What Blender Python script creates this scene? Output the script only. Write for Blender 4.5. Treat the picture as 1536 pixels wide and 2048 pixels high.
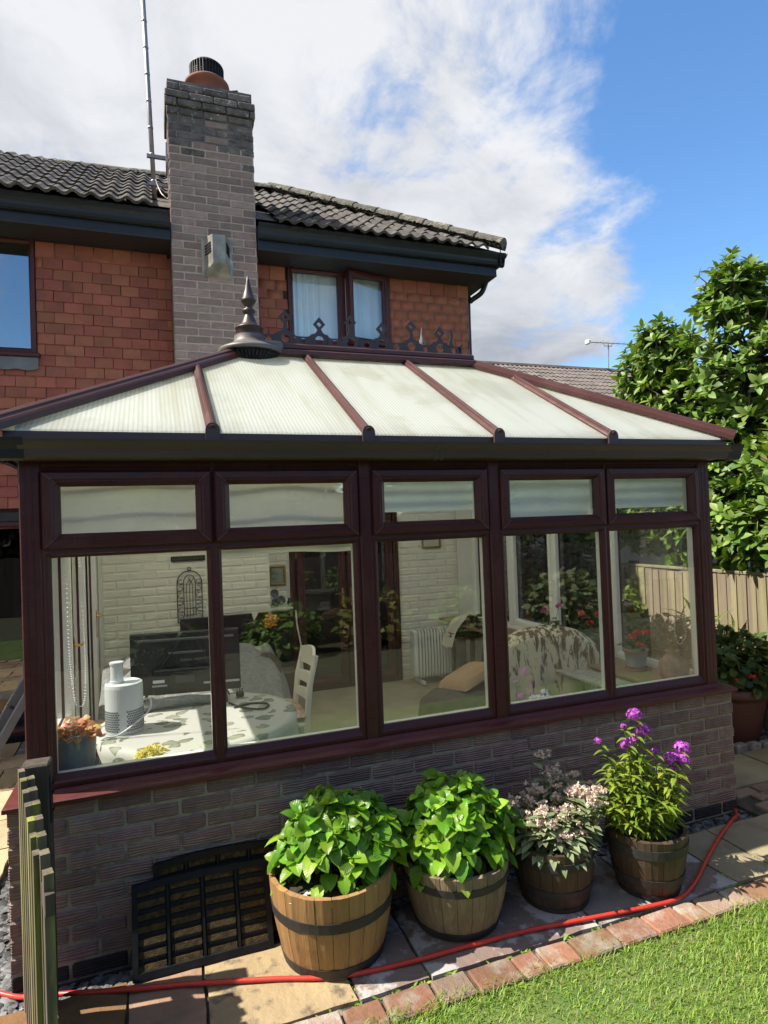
import bpy, math, random
import numpy as np
from mathutils import Matrix, Vector, Euler
random.seed(7); rng = np.random.default_rng(7)
for o in list(bpy.data.objects): bpy.data.objects.remove(o)
S = bpy.context.scene
COL = S.collection
rad = math.radians

# ------------------------------------------------------------------ camera, sky, sun, exposure
def set_camera():
    cd = bpy.data.cameras.new('camera'); cd.sensor_fit = 'HORIZONTAL'; cd.sensor_width = 36
    cd.lens = 36*1250/1536; cd.clip_start = .05; cd.clip_end = 3000
    c = bpy.data.objects.new('camera', cd); COL.objects.link(c)
    yaw, pit, rol = .347174, .0167425, -.0371359
    f = Vector((math.sin(yaw)*math.cos(pit), math.cos(yaw)*math.cos(pit), math.sin(pit)))
    r = Vector((math.cos(yaw), -math.sin(yaw), 0)); u = r.cross(f)
    r2 = math.cos(rol)*r + math.sin(rol)*u; u2 = -math.sin(rol)*r + math.cos(rol)*u
    m = Matrix((r2, u2, -f)).transposed().to_4x4(); m.translation = (.45996, -3.16396, 1.97889)
    c.matrix_world = m; S.camera = c
set_camera()
CAM = Vector((.45996, -3.16396, 1.97889))
SUN_AZ, SUN_EL = rad(11), rad(52)
SUNDIR = Vector((-math.cos(SUN_AZ)*math.cos(SUN_EL), math.sin(SUN_AZ)*math.cos(SUN_EL), math.sin(SUN_EL)))
def set_world():
    w = bpy.data.worlds.new('World'); S.world = w; w.use_nodes = True
    nt = w.node_tree; N = nt.nodes; L = nt.links; N.clear()
    out = N.new('ShaderNodeOutputWorld'); bg = N.new('ShaderNodeBackground'); bg.inputs[1].default_value = .1
    sky = N.new('ShaderNodeTexSky'); sky.sky_type = 'NISHITA'; sky.sun_disc = False
    sky.sun_elevation = SUN_EL; sky.sun_rotation = math.atan2(SUNDIR.x, SUNDIR.y)
    sky.air_density = 1.0; sky.dust_density = .05; sky.ozone_density = 2.6
    hs = N.new('ShaderNodeHueSaturation'); hs.inputs['Saturation'].default_value = 1.17; hs.inputs['Value'].default_value = 1.08
    L.new(sky.outputs[0], hs.inputs['Color'])
    tc = N.new('ShaderNodeTexCoord'); sep = N.new('ShaderNodeSeparateXYZ'); L.new(tc.outputs['Generated'], sep.inputs[0])
    def mth(op, a, b=None, clamp=False):
        n = N.new('ShaderNodeMath'); n.operation = op; n.use_clamp = clamp
        for i, v in enumerate((a, b)):
            if v is None: continue
            if isinstance(v, (int, float)): n.inputs[i].default_value = v
            else: L.new(v, n.inputs[i])
        return n.outputs[0]
    zz = mth('ADD', mth('MAXIMUM', sep.outputs[2], 0.0), .22)
    px = mth('DIVIDE', sep.outputs[0], zz); py = mth('DIVIDE', sep.outputs[1], zz)
    cmb = N.new('ShaderNodeCombineXYZ'); L.new(px, cmb.inputs[0]); L.new(py, cmb.inputs[1])
    def noise(scale, det, rough, off, dist=0.):
        mp = N.new('ShaderNodeMapping'); mp.inputs['Location'].default_value = off; L.new(cmb.outputs[0], mp.inputs[0])
        n = N.new('ShaderNodeTexNoise'); n.inputs['Scale'].default_value = scale; n.inputs['Detail'].default_value = det
        n.inputs['Roughness'].default_value = rough; n.inputs['Distortion'].default_value = dist; L.new(mp.outputs[0], n.inputs[0]); return n.outputs[0]
    n1 = noise(1.5, 9, .6, (3.3, 1.7, 0), .5); n2 = noise(.8, 4, .5, (8.1, 2.2, 0)); n3 = noise(4.5, 8, .62, (1.1, 5.2, 0), .4)
    # one large bank of cloud lies to the west of a line running overhead
    bank = mth('ADD', mth('MULTIPLY', sep.outputs[0], -1.9), mth('ADD', mth('MULTIPLY', sep.outputs[1], .95), .56))
    cov = mth('ADD', mth('ADD', mth('MULTIPLY', mth('SUBTRACT', n1, .5), 1.9), mth('MULTIPLY', mth('SUBTRACT', n3, .5), .7)), mth('MAXIMUM', mth('MINIMUM', bank, .50), -.24))
    ramp = N.new('ShaderNodeMapRange'); ramp.interpolation_type = 'SMOOTHSTEP'; L.new(cov, ramp.inputs[0])
    ramp.inputs[1].default_value = -.04; ramp.inputs[2].default_value = .34
    lit = N.new('ShaderNodeMapRange'); L.new(mth('ADD', mth('MULTIPLY', n2, .75), mth('MULTIPLY', n3, .35)), lit.inputs[0])
    lit.inputs[1].default_value = .42; lit.inputs[2].default_value = .66
    cc = N.new('ShaderNodeMix'); cc.data_type = 'RGBA'; L.new(lit.outputs[0], cc.inputs[0])
    cc.inputs[6].default_value = (1.95, 2.06, 2.32, 1); cc.inputs[7].default_value = (3.85, 3.9, 4.0, 1)
    mx = N.new('ShaderNodeMix'); mx.data_type = 'RGBA'; L.new(mth('MULTIPLY', ramp.outputs[0], .97), mx.inputs[0]); L.new(hs.outputs[0], mx.inputs[6]); L.new(cc.outputs[2], mx.inputs[7])
    L.new(mx.outputs[2], bg.inputs[0]); L.new(bg.outputs[0], out.inputs[0])
set_world()
sl = bpy.data.lights.new('sun', 'SUN'); sl.energy = 4.1; sl.angle = rad(.55); sl.color = (1, .94, .84)
so = bpy.data.objects.new('sun', sl); COL.objects.link(so); so.rotation_euler = SUNDIR.to_track_quat('Z', 'Y').to_euler()
S.view_settings.view_transform = 'Standard'; S.view_settings.look = 'None'; S.view_settings.exposure = 1.22; S.view_settings.gamma = 1
S.view_settings.use_curve_mapping = False
S.render.engine = 'CYCLES'; S.cycles.transparent_max_bounces = 32; S.cycles.max_bounces = 10; S.cycles.diffuse_bounces = 6
S.cycles.glossy_bounces = 4; S.cycles.transmission_bounces = 8; S.cycles.caustics_reflective = False; S.cycles.caustics_refractive = False
S.cycles.use_denoising = True; S.cycles.sample_clamp_indirect = 4.0

# ------------------------------------------------------------------ materials
def _nt(name):
    m = bpy.data.materials.new(name); m.use_nodes = True; nt = m.node_tree
    return m, nt, nt.nodes, nt.links, nt.nodes['Principled BSDF']
def c4(c): return (c[0], c[1], c[2], 1)
def lk(L, a, b): L.new(a, b)
def math_node(N, L, op, a, b=None, clamp=False):
    n = N.new('ShaderNodeMath'); n.operation = op; n.use_clamp = clamp
    for i, v in enumerate((a, b)):
        if v is None: continue
        if isinstance(v, (int, float)): n.inputs[i].default_value = v
        else: L.new(v, n.inputs[i])
    return n.outputs[0]
def mixc(N, L, f, a, b, mode='MIX'):
    n = N.new('ShaderNodeMix'); n.data_type = 'RGBA'; n.blend_type = mode
    for i, v in ((0, f), (6, a), (7, b)):
        if isinstance(v, (int, float)): n.inputs[i].default_value = v
        elif isinstance(v, tuple): n.inputs[i].default_value = c4(v)
        else: L.new(v, n.inputs[i])
    return n.outputs[2]
def coords(N, L, stretch=(1, 1, 1), world=False):
    """object coordinates, shifted per object so that alike pieces do not repeat"""
    tc = N.new('ShaderNodeTexCoord'); oi = N.new('ShaderNodeObjectInfo')
    mp = N.new('ShaderNodeMapping'); mp.inputs['Scale'].default_value = stretch
    if world:
        g = N.new('ShaderNodeNewGeometry'); L.new(g.outputs['Position'], mp.inputs[0]); return mp.outputs[0], oi.outputs['Random']
    cb = N.new('ShaderNodeCombineXYZ')
    for i, k in enumerate((37.0, 91.0, 53.0)): L.new(math_node(N, L, 'MULTIPLY', oi.outputs['Random'], k), cb.inputs[i])
    L.new(cb.outputs[0], mp.inputs['Location']); L.new(tc.outputs['Object'], mp.inputs[0])
    return mp.outputs[0], oi.outputs['Random']
def noise_node(N, L, vec, scale, det=5, rough=.55, dist=0):
    n = N.new('ShaderNodeTexNoise'); n.inputs['Scale'].default_value = scale; n.inputs['Detail'].default_value = det
    n.inputs['Roughness'].default_value = rough; n.inputs['Distortion'].default_value = dist; L.new(vec, n.inputs[0]); return n.outputs[0]
def rng_node(N, L, v, a, b, c=0., d=1.):
    n = N.new('ShaderNodeMapRange'); L.new(v, n.inputs[0])
    for i, x in enumerate((a, b, c, d)): n.inputs[i+1].default_value = x
    return n.outputs[0]
def mat(name, c1, c2=None, rough=.6, scale=6, lo=.35, hi=.65, rnd=0., hue=0., bump=0., bscale=40, stretch=(1, 1, 1), metal=0., spec=.5,
        world=False, c3=None, s3=2., lo3=.55, hi3=.7, coat=0., det=6, island=False, bdist=.01):
    m, nt, N, L, P = _nt(name)
    vec, rn = coords(N, L, stretch, world)
    if island:
        g = N.new('ShaderNodeNewGeometry'); rn = math_node(N, L, 'FRACT', math_node(N, L, 'ADD', g.outputs['Random Per Island'], rn))
    col = None
    if c2 is not None:
        col = mixc(N, L, rng_node(N, L, noise_node(N, L, vec, scale, det), lo, hi), c1, c2)
    if c3 is not None:
        col = mixc(N, L, rng_node(N, L, noise_node(N, L, vec, s3, 8, .65), lo3, hi3), col if col is not None else c1, c3)
    if rnd or hue:
        h = N.new('ShaderNodeHueSaturation')
        if col is None: h.inputs['Color'].default_value = c4(c1)
        else: L.new(col, h.inputs['Color'])
        L.new(rng_node(N, L, rn, 0, 1, 1-rnd, 1+rnd), h.inputs['Value'])
        if hue: L.new(rng_node(N, L, math_node(N, L, 'FRACT', math_node(N, L, 'MULTIPLY', rn, 7.31)), 0, 1, .5-hue, .5+hue), h.inputs['Hue'])
        col = h.outputs[0]
    if col is None: P.inputs['Base Color'].default_value = c4(c1)
    else: L.new(col, P.inputs['Base Color'])
    P.inputs['Roughness'].default_value = rough; P.inputs['Metallic'].default_value = metal; P.inputs['Specular IOR Level'].default_value = spec
    P.inputs['Coat Weight'].default_value = coat; P.inputs['Coat Roughness'].default_value = .12
    if bump:
        b = N.new('ShaderNodeBump'); b.inputs['Strength'].default_value = bump; b.inputs['Distance'].default_value = bdist
        L.new(noise_node(N, L, vec, bscale, 6, .6), b.inputs['Height']); L.new(b.outputs[0], P.inputs['Normal'])
    return m
def brick_mat(name, c1, c2, c3, paint=False, drag=True):
    m, nt, N, L, P = _nt(name)
    vec, rn = coords(N, L)
    col = mixc(N, L, rng_node(N, L, noise_node(N, L, vec, 14, 6), .35, .65), c1, c2)
    col = mixc(N, L, rng_node(N, L, noise_node(N, L, vec, 5, 7, .7), .56, .72), col, c3)
    h = N.new('ShaderNodeHueSaturation'); L.new(col, h.inputs['Color']); L.new(rng_node(N, L, rn, 0, 1, .96 if paint else .72, 1.03 if paint else 1.22), h.inputs['Value'])
    hu = math_node(N, L, 'FRACT', math_node(N, L, 'MULTIPLY', rn, 5.7)); L.new(rng_node(N, L, hu, 0, 1, .485, .515), h.inputs['Hue'])
    w = N.new('ShaderNodeTexWave'); w.wave_type = 'BANDS'; w.bands_direction = 'Z'; w.inputs['Scale'].default_value = 26; w.inputs['Distortion'].default_value = 7
    w.inputs['Detail'].default_value = 3; w.inputs['Detail Scale'].default_value = .9
    mp = N.new('ShaderNodeMapping'); mp.inputs['Scale'].default_value = (.22, .22, 1); L.new(vec, mp.inputs[0]); L.new(mp.outputs[0], w.inputs[0])
    hgt = math_node(N, L, 'ADD', math_node(N, L, 'MULTIPLY', w.outputs[1], .7 if drag else .15), math_node(N, L, 'MULTIPLY', noise_node(N, L, vec, 60, 5), .6))
    b = N.new('ShaderNodeBump'); b.inputs['Strength'].default_value = .5 if paint else .85; b.inputs['Distance'].default_value = .006; L.new(hgt, b.inputs['Height'])
    if drag and not paint:
        L.new(mixc(N, L, rng_node(N, L, w.outputs[1], .0, .45, .55, 0), h.outputs[0], (c1[0]*.35, c1[1]*.33, c1[2]*.35)), P.inputs['Base Color'])
    else: L.new(h.outputs[0], P.inputs['Base Color'])
    L.new(b.outputs[0], P.inputs['Normal']); P.inputs['Roughness'].default_value = .62 if paint else .85; P.inputs['Specular IOR Level'].default_value = .35
    return m
def upvc_mat(name, c1, c2, rough=.38):
    """woodgrain foil: fine streaks along the long way of each bar (both axes mixed by noise)"""
    m, nt, N, L, P = _nt(name)
    vec, rn = coords(N, L, (9, 9, .5)); v2, _ = coords(N, L, (.5, .5, 9))
    a = noise_node(N, L, vec, 14, 5, .7, .2); b_ = noise_node(N, L, v2, 14, 5, .7, .2)
    g = N.new('ShaderNodeNewGeometry')
    col = mixc(N, L, rng_node(N, L, math_node(N, L, 'MULTIPLY', math_node(N, L, 'ADD', a, b_), .5), .38, .62), c1, c2)
    vw = N.new('ShaderNodeNewGeometry'); dust = rng_node(N, L, noise_node(N, L, vw.outputs['Position'], 2.3, 8, .7), .48, .75, 0, .22)
    col = mixc(N, L, dust, col, (c1[0]*1.3+.05, c1[1]*1.3+.045, c1[2]*1.3+.04))
    L.new(col, P.inputs['Base Color']); L.new(rng_node(N, L, dust, 0, .22, rough, rough+.25), P.inputs['Roughness']); P.inputs['Specular IOR Level'].default_value = .32
    b = N.new('ShaderNodeBump'); b.inputs['Strength'].default_value = .25; b.inputs['Distance'].default_value = .002; L.new(a, b.inputs['Height']); L.new(b.outputs[0], P.inputs['Normal'])
    return m
def glass_mat(name, tint=(.93, .97, .95), ior=1.5, rough=0.0, gain=1.0):
    m, nt, N, L, P = _nt(name); out = N['Material Output']; N.remove(P)
    t = N.new('ShaderNodeBsdfTransparent'); t.inputs[0].default_value = c4(tint)
    g = N.new('ShaderNodeBsdfGlossy'); g.inputs['Roughness'].default_value = rough
    geo = N.new('ShaderNodeNewGeometry'); dp = N.new('ShaderNodeVectorMath'); dp.operation = 'DOT_PRODUCT'
    L.new(geo.outputs['True Normal'], dp.inputs[0]); L.new(geo.outputs['Incoming'], dp.inputs[1])
    k = math_node(N, L, 'POWER', math_node(N, L, 'SUBTRACT', 1.0, math_node(N, L, 'ABSOLUTE', dp.outputs['Value'])), 5.0)
    r0 = ((ior-1)/(ior+1))**2; f = math_node(N, L, 'ADD', math_node(N, L, 'MULTIPLY', k, 1-r0), r0)
    mx = N.new('ShaderNodeMixShader'); L.new(math_node(N, L, 'MULTIPLY', f, gain, True), mx.inputs[0]); L.new(t.outputs[0], mx.inputs[1]); L.new(g.outputs[0], mx.inputs[2]); L.new(mx.outputs[0], out.inputs[0])
    return m
def leaf_mat(name, c1, c2, rough=.45, trans=.35, rnd=.3, hue=.02, veins=0., spec=.5, ty=(1.25, 1.15, .5)):
    m, nt, N, L, P = _nt(name); out = N['Material Output']
    tc = N.new('ShaderNodeTexCoord'); oi = N.new('ShaderNodeObjectInfo'); geo = N.new('ShaderNodeNewGeometry')
    rn = math_node(N, L, 'FRACT', math_node(N, L, 'ADD', oi.outputs['Random'], geo.outputs['Random Per Island']))
    col = mixc(N, L, rn, c1, c2)
    h = N.new('ShaderNodeHueSaturation'); L.new(col, h.inputs['Color'])
    r2 = math_node(N, L, 'FRACT', math_node(N, L, 'MULTIPLY', rn, 9.7)); L.new(rng_node(N, L, r2, 0, 1, 1-rnd, 1+rnd), h.inputs['Value'])
    r3 = math_node(N, L, 'FRACT', math_node(N, L, 'MULTIPLY', rn, 23.3)); L.new(rng_node(N, L, r3, 0, 1, .5-hue, .5+hue), h.inputs['Hue'])
    L.new(h.outputs[0], P.inputs['Base Color']); P.inputs['Roughness'].default_value = rough; P.inputs['Specular IOR Level'].default_value = spec
    tr = N.new('ShaderNodeBsdfTranslucent'); tcol = mixc(N, L, 1.0, h.outputs[0], ty, 'MULTIPLY'); L.new(tcol, tr.inputs[0])
    mx = N.new('ShaderNodeMixShader'); mx.inputs[0].default_value = trans; L.new(P.outputs[0], mx.inputs[1]); L.new(tr.outputs[0], mx.inputs[2]); L.new(mx.outputs[0], out.inputs[0])
    if veins:
        sep = N.new('ShaderNodeSeparateXYZ'); L.new(tc.outputs['Object'], sep.inputs[0])
        ay = math_node(N, L, 'ABSOLUTE', sep.outputs[1])
        ph = math_node(N, L, 'MULTIPLY', math_node(N, L, 'SUBTRACT', sep.outputs[0], math_node(N, L, 'MULTIPLY', ay, 1.0)), 30.)
        hv = math_node(N, L, 'ADD', math_node(N, L, 'ABSOLUTE', math_node(N, L, 'SINE', ph)), math_node(N, L, 'MINIMUM', math_node(N, L, 'MULTIPLY', ay, 25.), 1.))
        b = N.new('ShaderNodeBump'); b.inputs['Strength'].default_value = veins; b.inputs['Distance'].default_value = .003; L.new(hv, b.inputs['Height']); L.new(b.outputs[0], P.inputs['Normal'])
    return m

M = {}
M['brick'] = brick_mat('rustic_purple_brick', (.295, .195, .172), (.215, .145, .132), (.33, .25, .205))
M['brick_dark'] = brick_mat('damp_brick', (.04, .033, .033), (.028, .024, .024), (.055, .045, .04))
M['mortar'] = mat('mortar', (.34, .295, .22), (.25, .215, .16), rough=.95, scale=20, bump=.6, bscale=120, c3=(.15, .125, .115), s3=5, lo3=.52, hi3=.66, world=True)
M['cbrick'] = brick_mat('chimney_brick', (.40, .29, .245), (.32, .235, .205), (.42, .33, .26))
M['cbrick_top'] = mat('sooty_chimney_brick', (.085, .072, .068), (.17, .14, .125), rough=.9, scale=10, bump=.7, bscale=60, c3=(.42, .41, .38), s3=26, lo3=.60, hi3=.66, rnd=.3, bdist=.02)
M['cmortar'] = mat('chimney_mortar', (.52, .40, .34), (.44, .335, .285), rough=.95, scale=18, bump=.5, bscale=90, world=True)
M['cmortar_top'] = mat('sooty_mortar', (.09, .08, .08), (.2, .18, .17), rough=.95, scale=9, bump=.5, bscale=90, world=True)
M['pbrick'] = brick_mat('white_painted_brick', (.88, .85, .76), (.85, .82, .72), (.89, .87, .79), paint=True)
M['pmortar'] = mat('painted_joint', (.82, .79, .70), rough=.7)
M['tile'] = mat('red_hanging_tile', (.34, .108, .066), (.27, .086, .054), rough=.85, scale=7, rnd=.17, hue=.008, bump=.35, bscale=70, c3=(.15, .07, .05), s3=5, lo3=.55, hi3=.8)
M['tile_back'] = mat('tile_backing', (.07, .025, .018), rough=.9)
M['rtile'] = mat('weathered_roof_tile', (.045, .038, .034), (.085, .073, .064), rough=.88, scale=9, rnd=.35, bump=.6, bscale=50, c3=(.26, .25, .21), s3=15, lo3=.6, hi3=.7)
M['hip'] = mat('mossy_hip_tile', (.16, .145, .12), (.09, .085, .07), rough=.95, scale=12, bump=1., bscale=40, c3=(.30, .28, .2), s3=9, lo3=.55, hi3=.68, bdist=.03, rnd=.2)
M['moss'] = leaf_mat('moss', (.05, .06, .025), (.09, .09, .04), trans=.1, rnd=.4)
M['ntile'] = mat('neighbour_roof_tile', (.17, .14, .125), (.12, .10, .09), rough=.9, scale=6, rnd=.18)
M['fascia'] = mat('black_gutter_plastic', (.010, .013, .019), (.016, .019, .026), rough=.42, spec=.35, scale=4, bump=.08, bscale=10)
M['soffit'] = mat('dark_soffit', (.022, .020, .022), rough=.6)
M['upvc'] = upvc_mat('rosewood_upvc', (.082, .020, .020), (.046, .0125, .014))
M['upvc_red'] = upvc_mat('rosewood_sill', (.115, .026, .022), (.075, .018, .017), .42)
M['weld'] = mat('weld_seam', (.20, .09, .085), rough=.4)
M['bar'] = upvc_mat('rosewood_glazing_bar', (.085, .032, .027), (.055, .021, .019), .3)
M['gutterb'] = mat('brown_gutter_plastic', (.072, .042, .039), (.052, .031, .029), rough=.42, scale=5, stretch=(.4, 1, 1), bump=.08, bscale=12)
M['white'] = mat('white_upvc', (.80, .80, .76), rough=.35)
M['glass'] = glass_mat('window_glass', (.985, .995, .99), 1.5, gain=2.2)
M['glass_house'] = glass_mat('bedroom_glass', (.90, .95, .97), 1.5, gain=2.2)
M['glass_mirror'] = glass_mat('sky_reflecting_glass', (.72, .80, .86), 1.6, gain=6.)
M['brass'] = mat('brass', (.72, .50, .16), rough=.25, metal=1.)
M['steel'] = mat('weathered_steel', (.36, .34, .29), (.17, .16, .14), rough=.5, metal=.25, scale=6, c3=(.7, .7, .68), s3=8, lo3=.62, hi3=.72, bump=.2)
M['pole'] = mat('galvanised_pole', (.34, .33, .33), (.24, .23, .23), rough=.5, metal=.6, stretch=(6, 6, 1))
M['pot_red'] = mat('terracotta_chimney_pot', (.30, .10, .065), (.22, .075, .05), rough=.8, scale=6)
M['black_metal'] = mat('black_mesh_metal', (.02, .02, .022), rough=.5, metal=.4)
M['iron'] = mat('wrought_iron', (.03, .03, .03), rough=.6)
M['lead'] = mat('lead_flashing', (.11, .12, .125), (.17, .17, .17), rough=.6, scale=5)
M['finial'] = mat('brown_finial_plastic', (.052, .027, .024), (.036, .020, .019), rough=.42, scale=8, c3=(.12, .10, .09), s3=4, lo3=.62, hi3=.85)
M['cap_grey'] = mat('grey_ridge_cap', (.15, .135, .12), (.10, .085, .078), rough=.5, scale=6, c3=(.10, .05, .045), s3=3)
M['curtain'] = mat('voile_curtain', (.86, .88, .88), rough=.9)
M['dark_room'] = mat('dark_room', (.025, .025, .028), rough=.9)  # indoor shade put into the colour: near-black surfaces behind the house glass
M['wood_post'] = mat('weathered_post', (.075, .056, .04), (.04, .031, .023), rough=.9, scale=5, stretch=(7, 7, .6), bump=.5, bscale=14)
M['picket'] = mat('mossy_picket', (.15, .12, .08), (.085, .068, .046), rough=.9, scale=5, stretch=(6, 6, .6), bump=.5, bscale=14, rnd=.25, c3=(.20, .22, .045), s3=2.2, lo3=.5, hi3=.62)
M['fence'] = mat('fence_board', (.27, .215, .15), (.19, .15, .105), rough=.9, scale=4, stretch=(7, 7, .5), bump=.4, bscale=12, rnd=.2, c3=(.30, .275, .13), s3=1.2, lo3=.48, hi3=.66)
M['fence_dark'] = mat('dark_stained_board', (.075, .058, .055), (.05, .04, .04), rough=.85, scale=4, stretch=(7, 7, .5), bump=.3, rnd=.25)
def stone(name, a, b, c, s3=3, lo=.5, hi=.68):
    return mat(name, a, b, rough=.82, scale=5, bump=.55, bscale=16, rnd=.12, c3=c, s3=s3, lo3=lo, hi3=hi, det=8, bdist=.02)
M['slab_buff'] = stone('buff_sandstone', (.42, .31, .165), (.33, .245, .135), (.14, .11, .07), 11, .53, .66)
M['slab_pink'] = stone('pink_sandstone', (.34, .205, .125), (.27, .165, .105), (.18, .12, .085))
M['slab_orange'] = stone('wet_orange_sandstone', (.24, .125, .045), (.19, .10, .04), (.12, .07, .035))
M['slab_grey'] = stone('grey_sandstone', (.25, .225, .20), (.19, .165, .15), (.36, .33, .30), 7, .52, .6)
M['slab_wet'] = stone('patchy_grey_sandstone', (.20, .135, .11), (.155, .12, .10), (.36, .33, .31), 5, .5, .56)
M['slab_olive'] = stone('olive_sandstone', (.30, .245, .15), (.24, .20, .125), (.17, .14, .09))
M['slab_peach'] = stone('peach_sandstone', (.52, .37, .22), (.46, .33, .2), (.38, .25, .15))
M['edge_brick'] = mat('orange_paving_brick', (.27, .13, .07), (.20, .105, .06), rough=.88, scale=8, bump=.7, bscale=26, rnd=.25, hue=.014, c3=(.31, .265, .205), s3=6, lo3=.48, hi3=.62, bdist=.02)
M['edge_brick2'] = mat('faded_paving_brick', (.27, .19, .135), (.22, .15, .105), rough=.88, scale=8, bump=.7, bscale=26, rnd=.2, c3=(.36, .32, .27), s3=6, bdist=.02)
M['joint'] = mat('mossy_joint', (.075, .065, .05), (.04, .036, .03), rough=1., scale=20, bump=.8, bscale=60, c3=(.30, .27, .22), s3=6, lo3=.6, hi3=.7)
M['soil'] = mat('ground_soil', (.06, .055, .035), (.05, .06, .025), rough=1., scale=3)
M['lawn'] = mat('lawn_turf', (.07, .125, .025), (.11, .15, .04), rough=.95, scale=5, bump=.5, bscale=60)
M['pebble'] = mat('dark_pebble', (.07, .072, .076), (.13, .13, .13), rough=.6, scale=3, island=True, rnd=.75)
M['barrel_new'] = mat('golden_oak_stave', (.36, .20, .075), (.29, .155, .058), rough=.68, scale=5, stretch=(9, 9, .8), bump=.3, bscale=12, rnd=.14, c3=(.19, .12, .06), s3=2.2)
M['barrel_old'] = mat('grey_oak_stave', (.24, .185, .115), (.17, .125, .075), rough=.78, scale=5, stretch=(9, 9, .8), bump=.35, bscale=12, rnd=.16, c3=(.105, .075, .05), s3=2.2)
M['barrel_dark'] = mat('brown_plastic_stave', (.07, .046, .026), (.048, .032, .019), rough=.6, scale=5, stretch=(9, 9, .8), bump=.2, rnd=.12)
M['hoop'] = mat('dull_black_hoop', (.022, .021, .021), (.038, .034, .032), rough=.65, scale=9, bump=.2)
M['compost'] = mat('compost', (.03, .022, .016), (.05, .038, .027), rough=1., scale=30, bump=1., bscale=70)
M['perlite'] = mat('pale_gravel', (.62, .58, .52), rough=.9)
M['hose'] = mat('red_hose_rubber', (.56, .045, .025), (.50, .035, .022), rough=.42, scale=40)
M['rubber'] = mat('black_rubber_grid', (.006, .006, .007), (.012, .012, .013), rough=.6, spec=.25, scale=12, bump=.2)
M['coir'] = mat('coir_bristle', (.11, .07, .018), (.03, .022, .01), rough=1., scale=40, bump=1., bscale=160, rnd=.25)
M['plastic_pot'] = mat('brown_plastic_pot', (.155, .062, .048), (.13, .052, .042), rough=.5, scale=4)
M['zinc'] = mat('grey_zinc_pot', (.23, .25, .25), (.17, .185, .185), rough=.6, scale=9)
M['glaze'] = mat('blue_grey_glazed_pot', (.44, .47, .48), (.36, .40, .42), rough=.35, scale=5)
M['pale_terra'] = mat('pale_terracotta', (.52, .28, .20), rough=.8)
M['stonevase'] = mat('mottled_stoneware', (.26, .19, .13), (.12, .085, .06), rough=.7, scale=14, bump=.3)
M['appliance'] = mat('white_appliance_plastic', (.60, .63, .64), rough=.35)
M['grille'] = mat('dark_vent_slot', (.12, .14, .15), rough=.6)
M['tv'] = mat('black_tv_plastic', (.012, .013, .015), rough=.42)
M['tv_gloss'] = mat('black_tv_screen', (.006, .006, .008), rough=.12)
M['tv_bar'] = mat('grey_tv_moulding', (.10, .10, .105), rough=.35)
M['label'] = mat('white_sticker', (.75, .75, .75), rough=.6)
M['label_dark'] = mat('rating_plate', (.07, .07, .07), rough=.6)
M['cream_wood'] = mat('cream_painted_wood', (.78, .74, .60), rough=.45)
M['sofa'] = mat('grey_fluffy_throw', (.36, .35, .345), (.27, .265, .26), rough=1., scale=30, bump=1., bscale=70, bdist=.03)
M['taupe'] = mat('taupe_velvet', (.115, .095, .075), (.075, .062, .05), rough=.9, scale=12, bump=.4, bscale=60)
M['tan'] = mat('tan_corduroy', (.46, .29, .17), (.38, .235, .14), rough=.9, scale=3, stretch=(1, 9, 1), bump=.5)
M['carpet'] = mat('beige_carpet', (.46, .40, .28), (.38, .33, .225), rough=1., scale=5, bump=.5, bscale=200)
M['sillwood'] = mat('brown_inner_sill', (.30, .19, .11), (.24, .15, .09), rough=.5, scale=4, stretch=(1, 9, 1))
M['slat'] = mat('weathered_grey_slat', (.42, .40, .36), (.28, .26, .23), rough=.85, scale=5, stretch=(1, 8, 1))
M['gold'] = mat('gilt_frame', (.42, .29, .10), (.30, .20, .07), rough=.45, metal=.5, scale=14)
M['canvas_sea'] = mat('seascape_canvas', (.16, .26, .25), (.34, .36, .30), rough=.7, scale=8, c3=(.10, .12, .07), s3=9)
M['canvas_pale'] = mat('pale_print', (.62, .62, .54), (.54, .54, .46), rough=.7, scale=7)
M['orange'] = mat('amber_petal', (.62, .26, .03), (.50, .20, .03), rough=.4, rnd=.3)
M['china'] = mat('dark_china', (.035, .05, .05), (.09, .11, .11), rough=.2, scale=20)
M['red_plastic'] = mat('dull_red_plastic', (.32, .05, .04), rough=.4)
M['towel'] = mat('cream_cloth', (.72, .68, .60), (.62, .56, .47), rough=.95, scale=6)
M['darkwood'] = mat('dark_turned_wood', (.085, .045, .025), (.05, .028, .018), rough=.4, scale=6)
M['purple_cloth'] = mat('white_cloth_with_purple_print', (.74, .74, .78), (.70, .70, .75), rough=.9, scale=8, c3=(.20, .03, .20), s3=11, lo3=.56, hi3=.6)
M['yellow'] = mat('yellow_duster', (.72, .60, .06), (.62, .48, .04), rough=1., scale=14)
M['floral'] = mat('floral_cushion', (.42, .20, .13), (.62, .50, .40), rough=.95, scale=22, c3=(.25, .09, .06), s3=18)
M['cable'] = mat('black_cable', (.012, .012, .012), rough=.5)
M['white_cable'] = mat('white_cord', (.75, .75, .73), rough=.5)
M['alu'] = mat('aluminium', (.50, .51, .52), (.42, .42, .43), rough=.42, metal=.7, scale=6)
M['blue_plastic'] = mat('blue_plastic', (.03, .12, .40), rough=.5)
M['ladder_label'] = mat('ladder_sticker', (.50, .52, .30), (.10, .10, .06), rough=.6, scale=60, stretch=(1, 1, .4), lo=.5, hi=.54)
M['bark'] = mat('bark', (.20, .16, .12), (.13, .10, .08), rough=.95, scale=8, bump=.6, bscale=30)
M['stem'] = mat('green_stem', (.09, .14, .035), (.12, .10, .04), rough=.7, scale=9)
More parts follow.
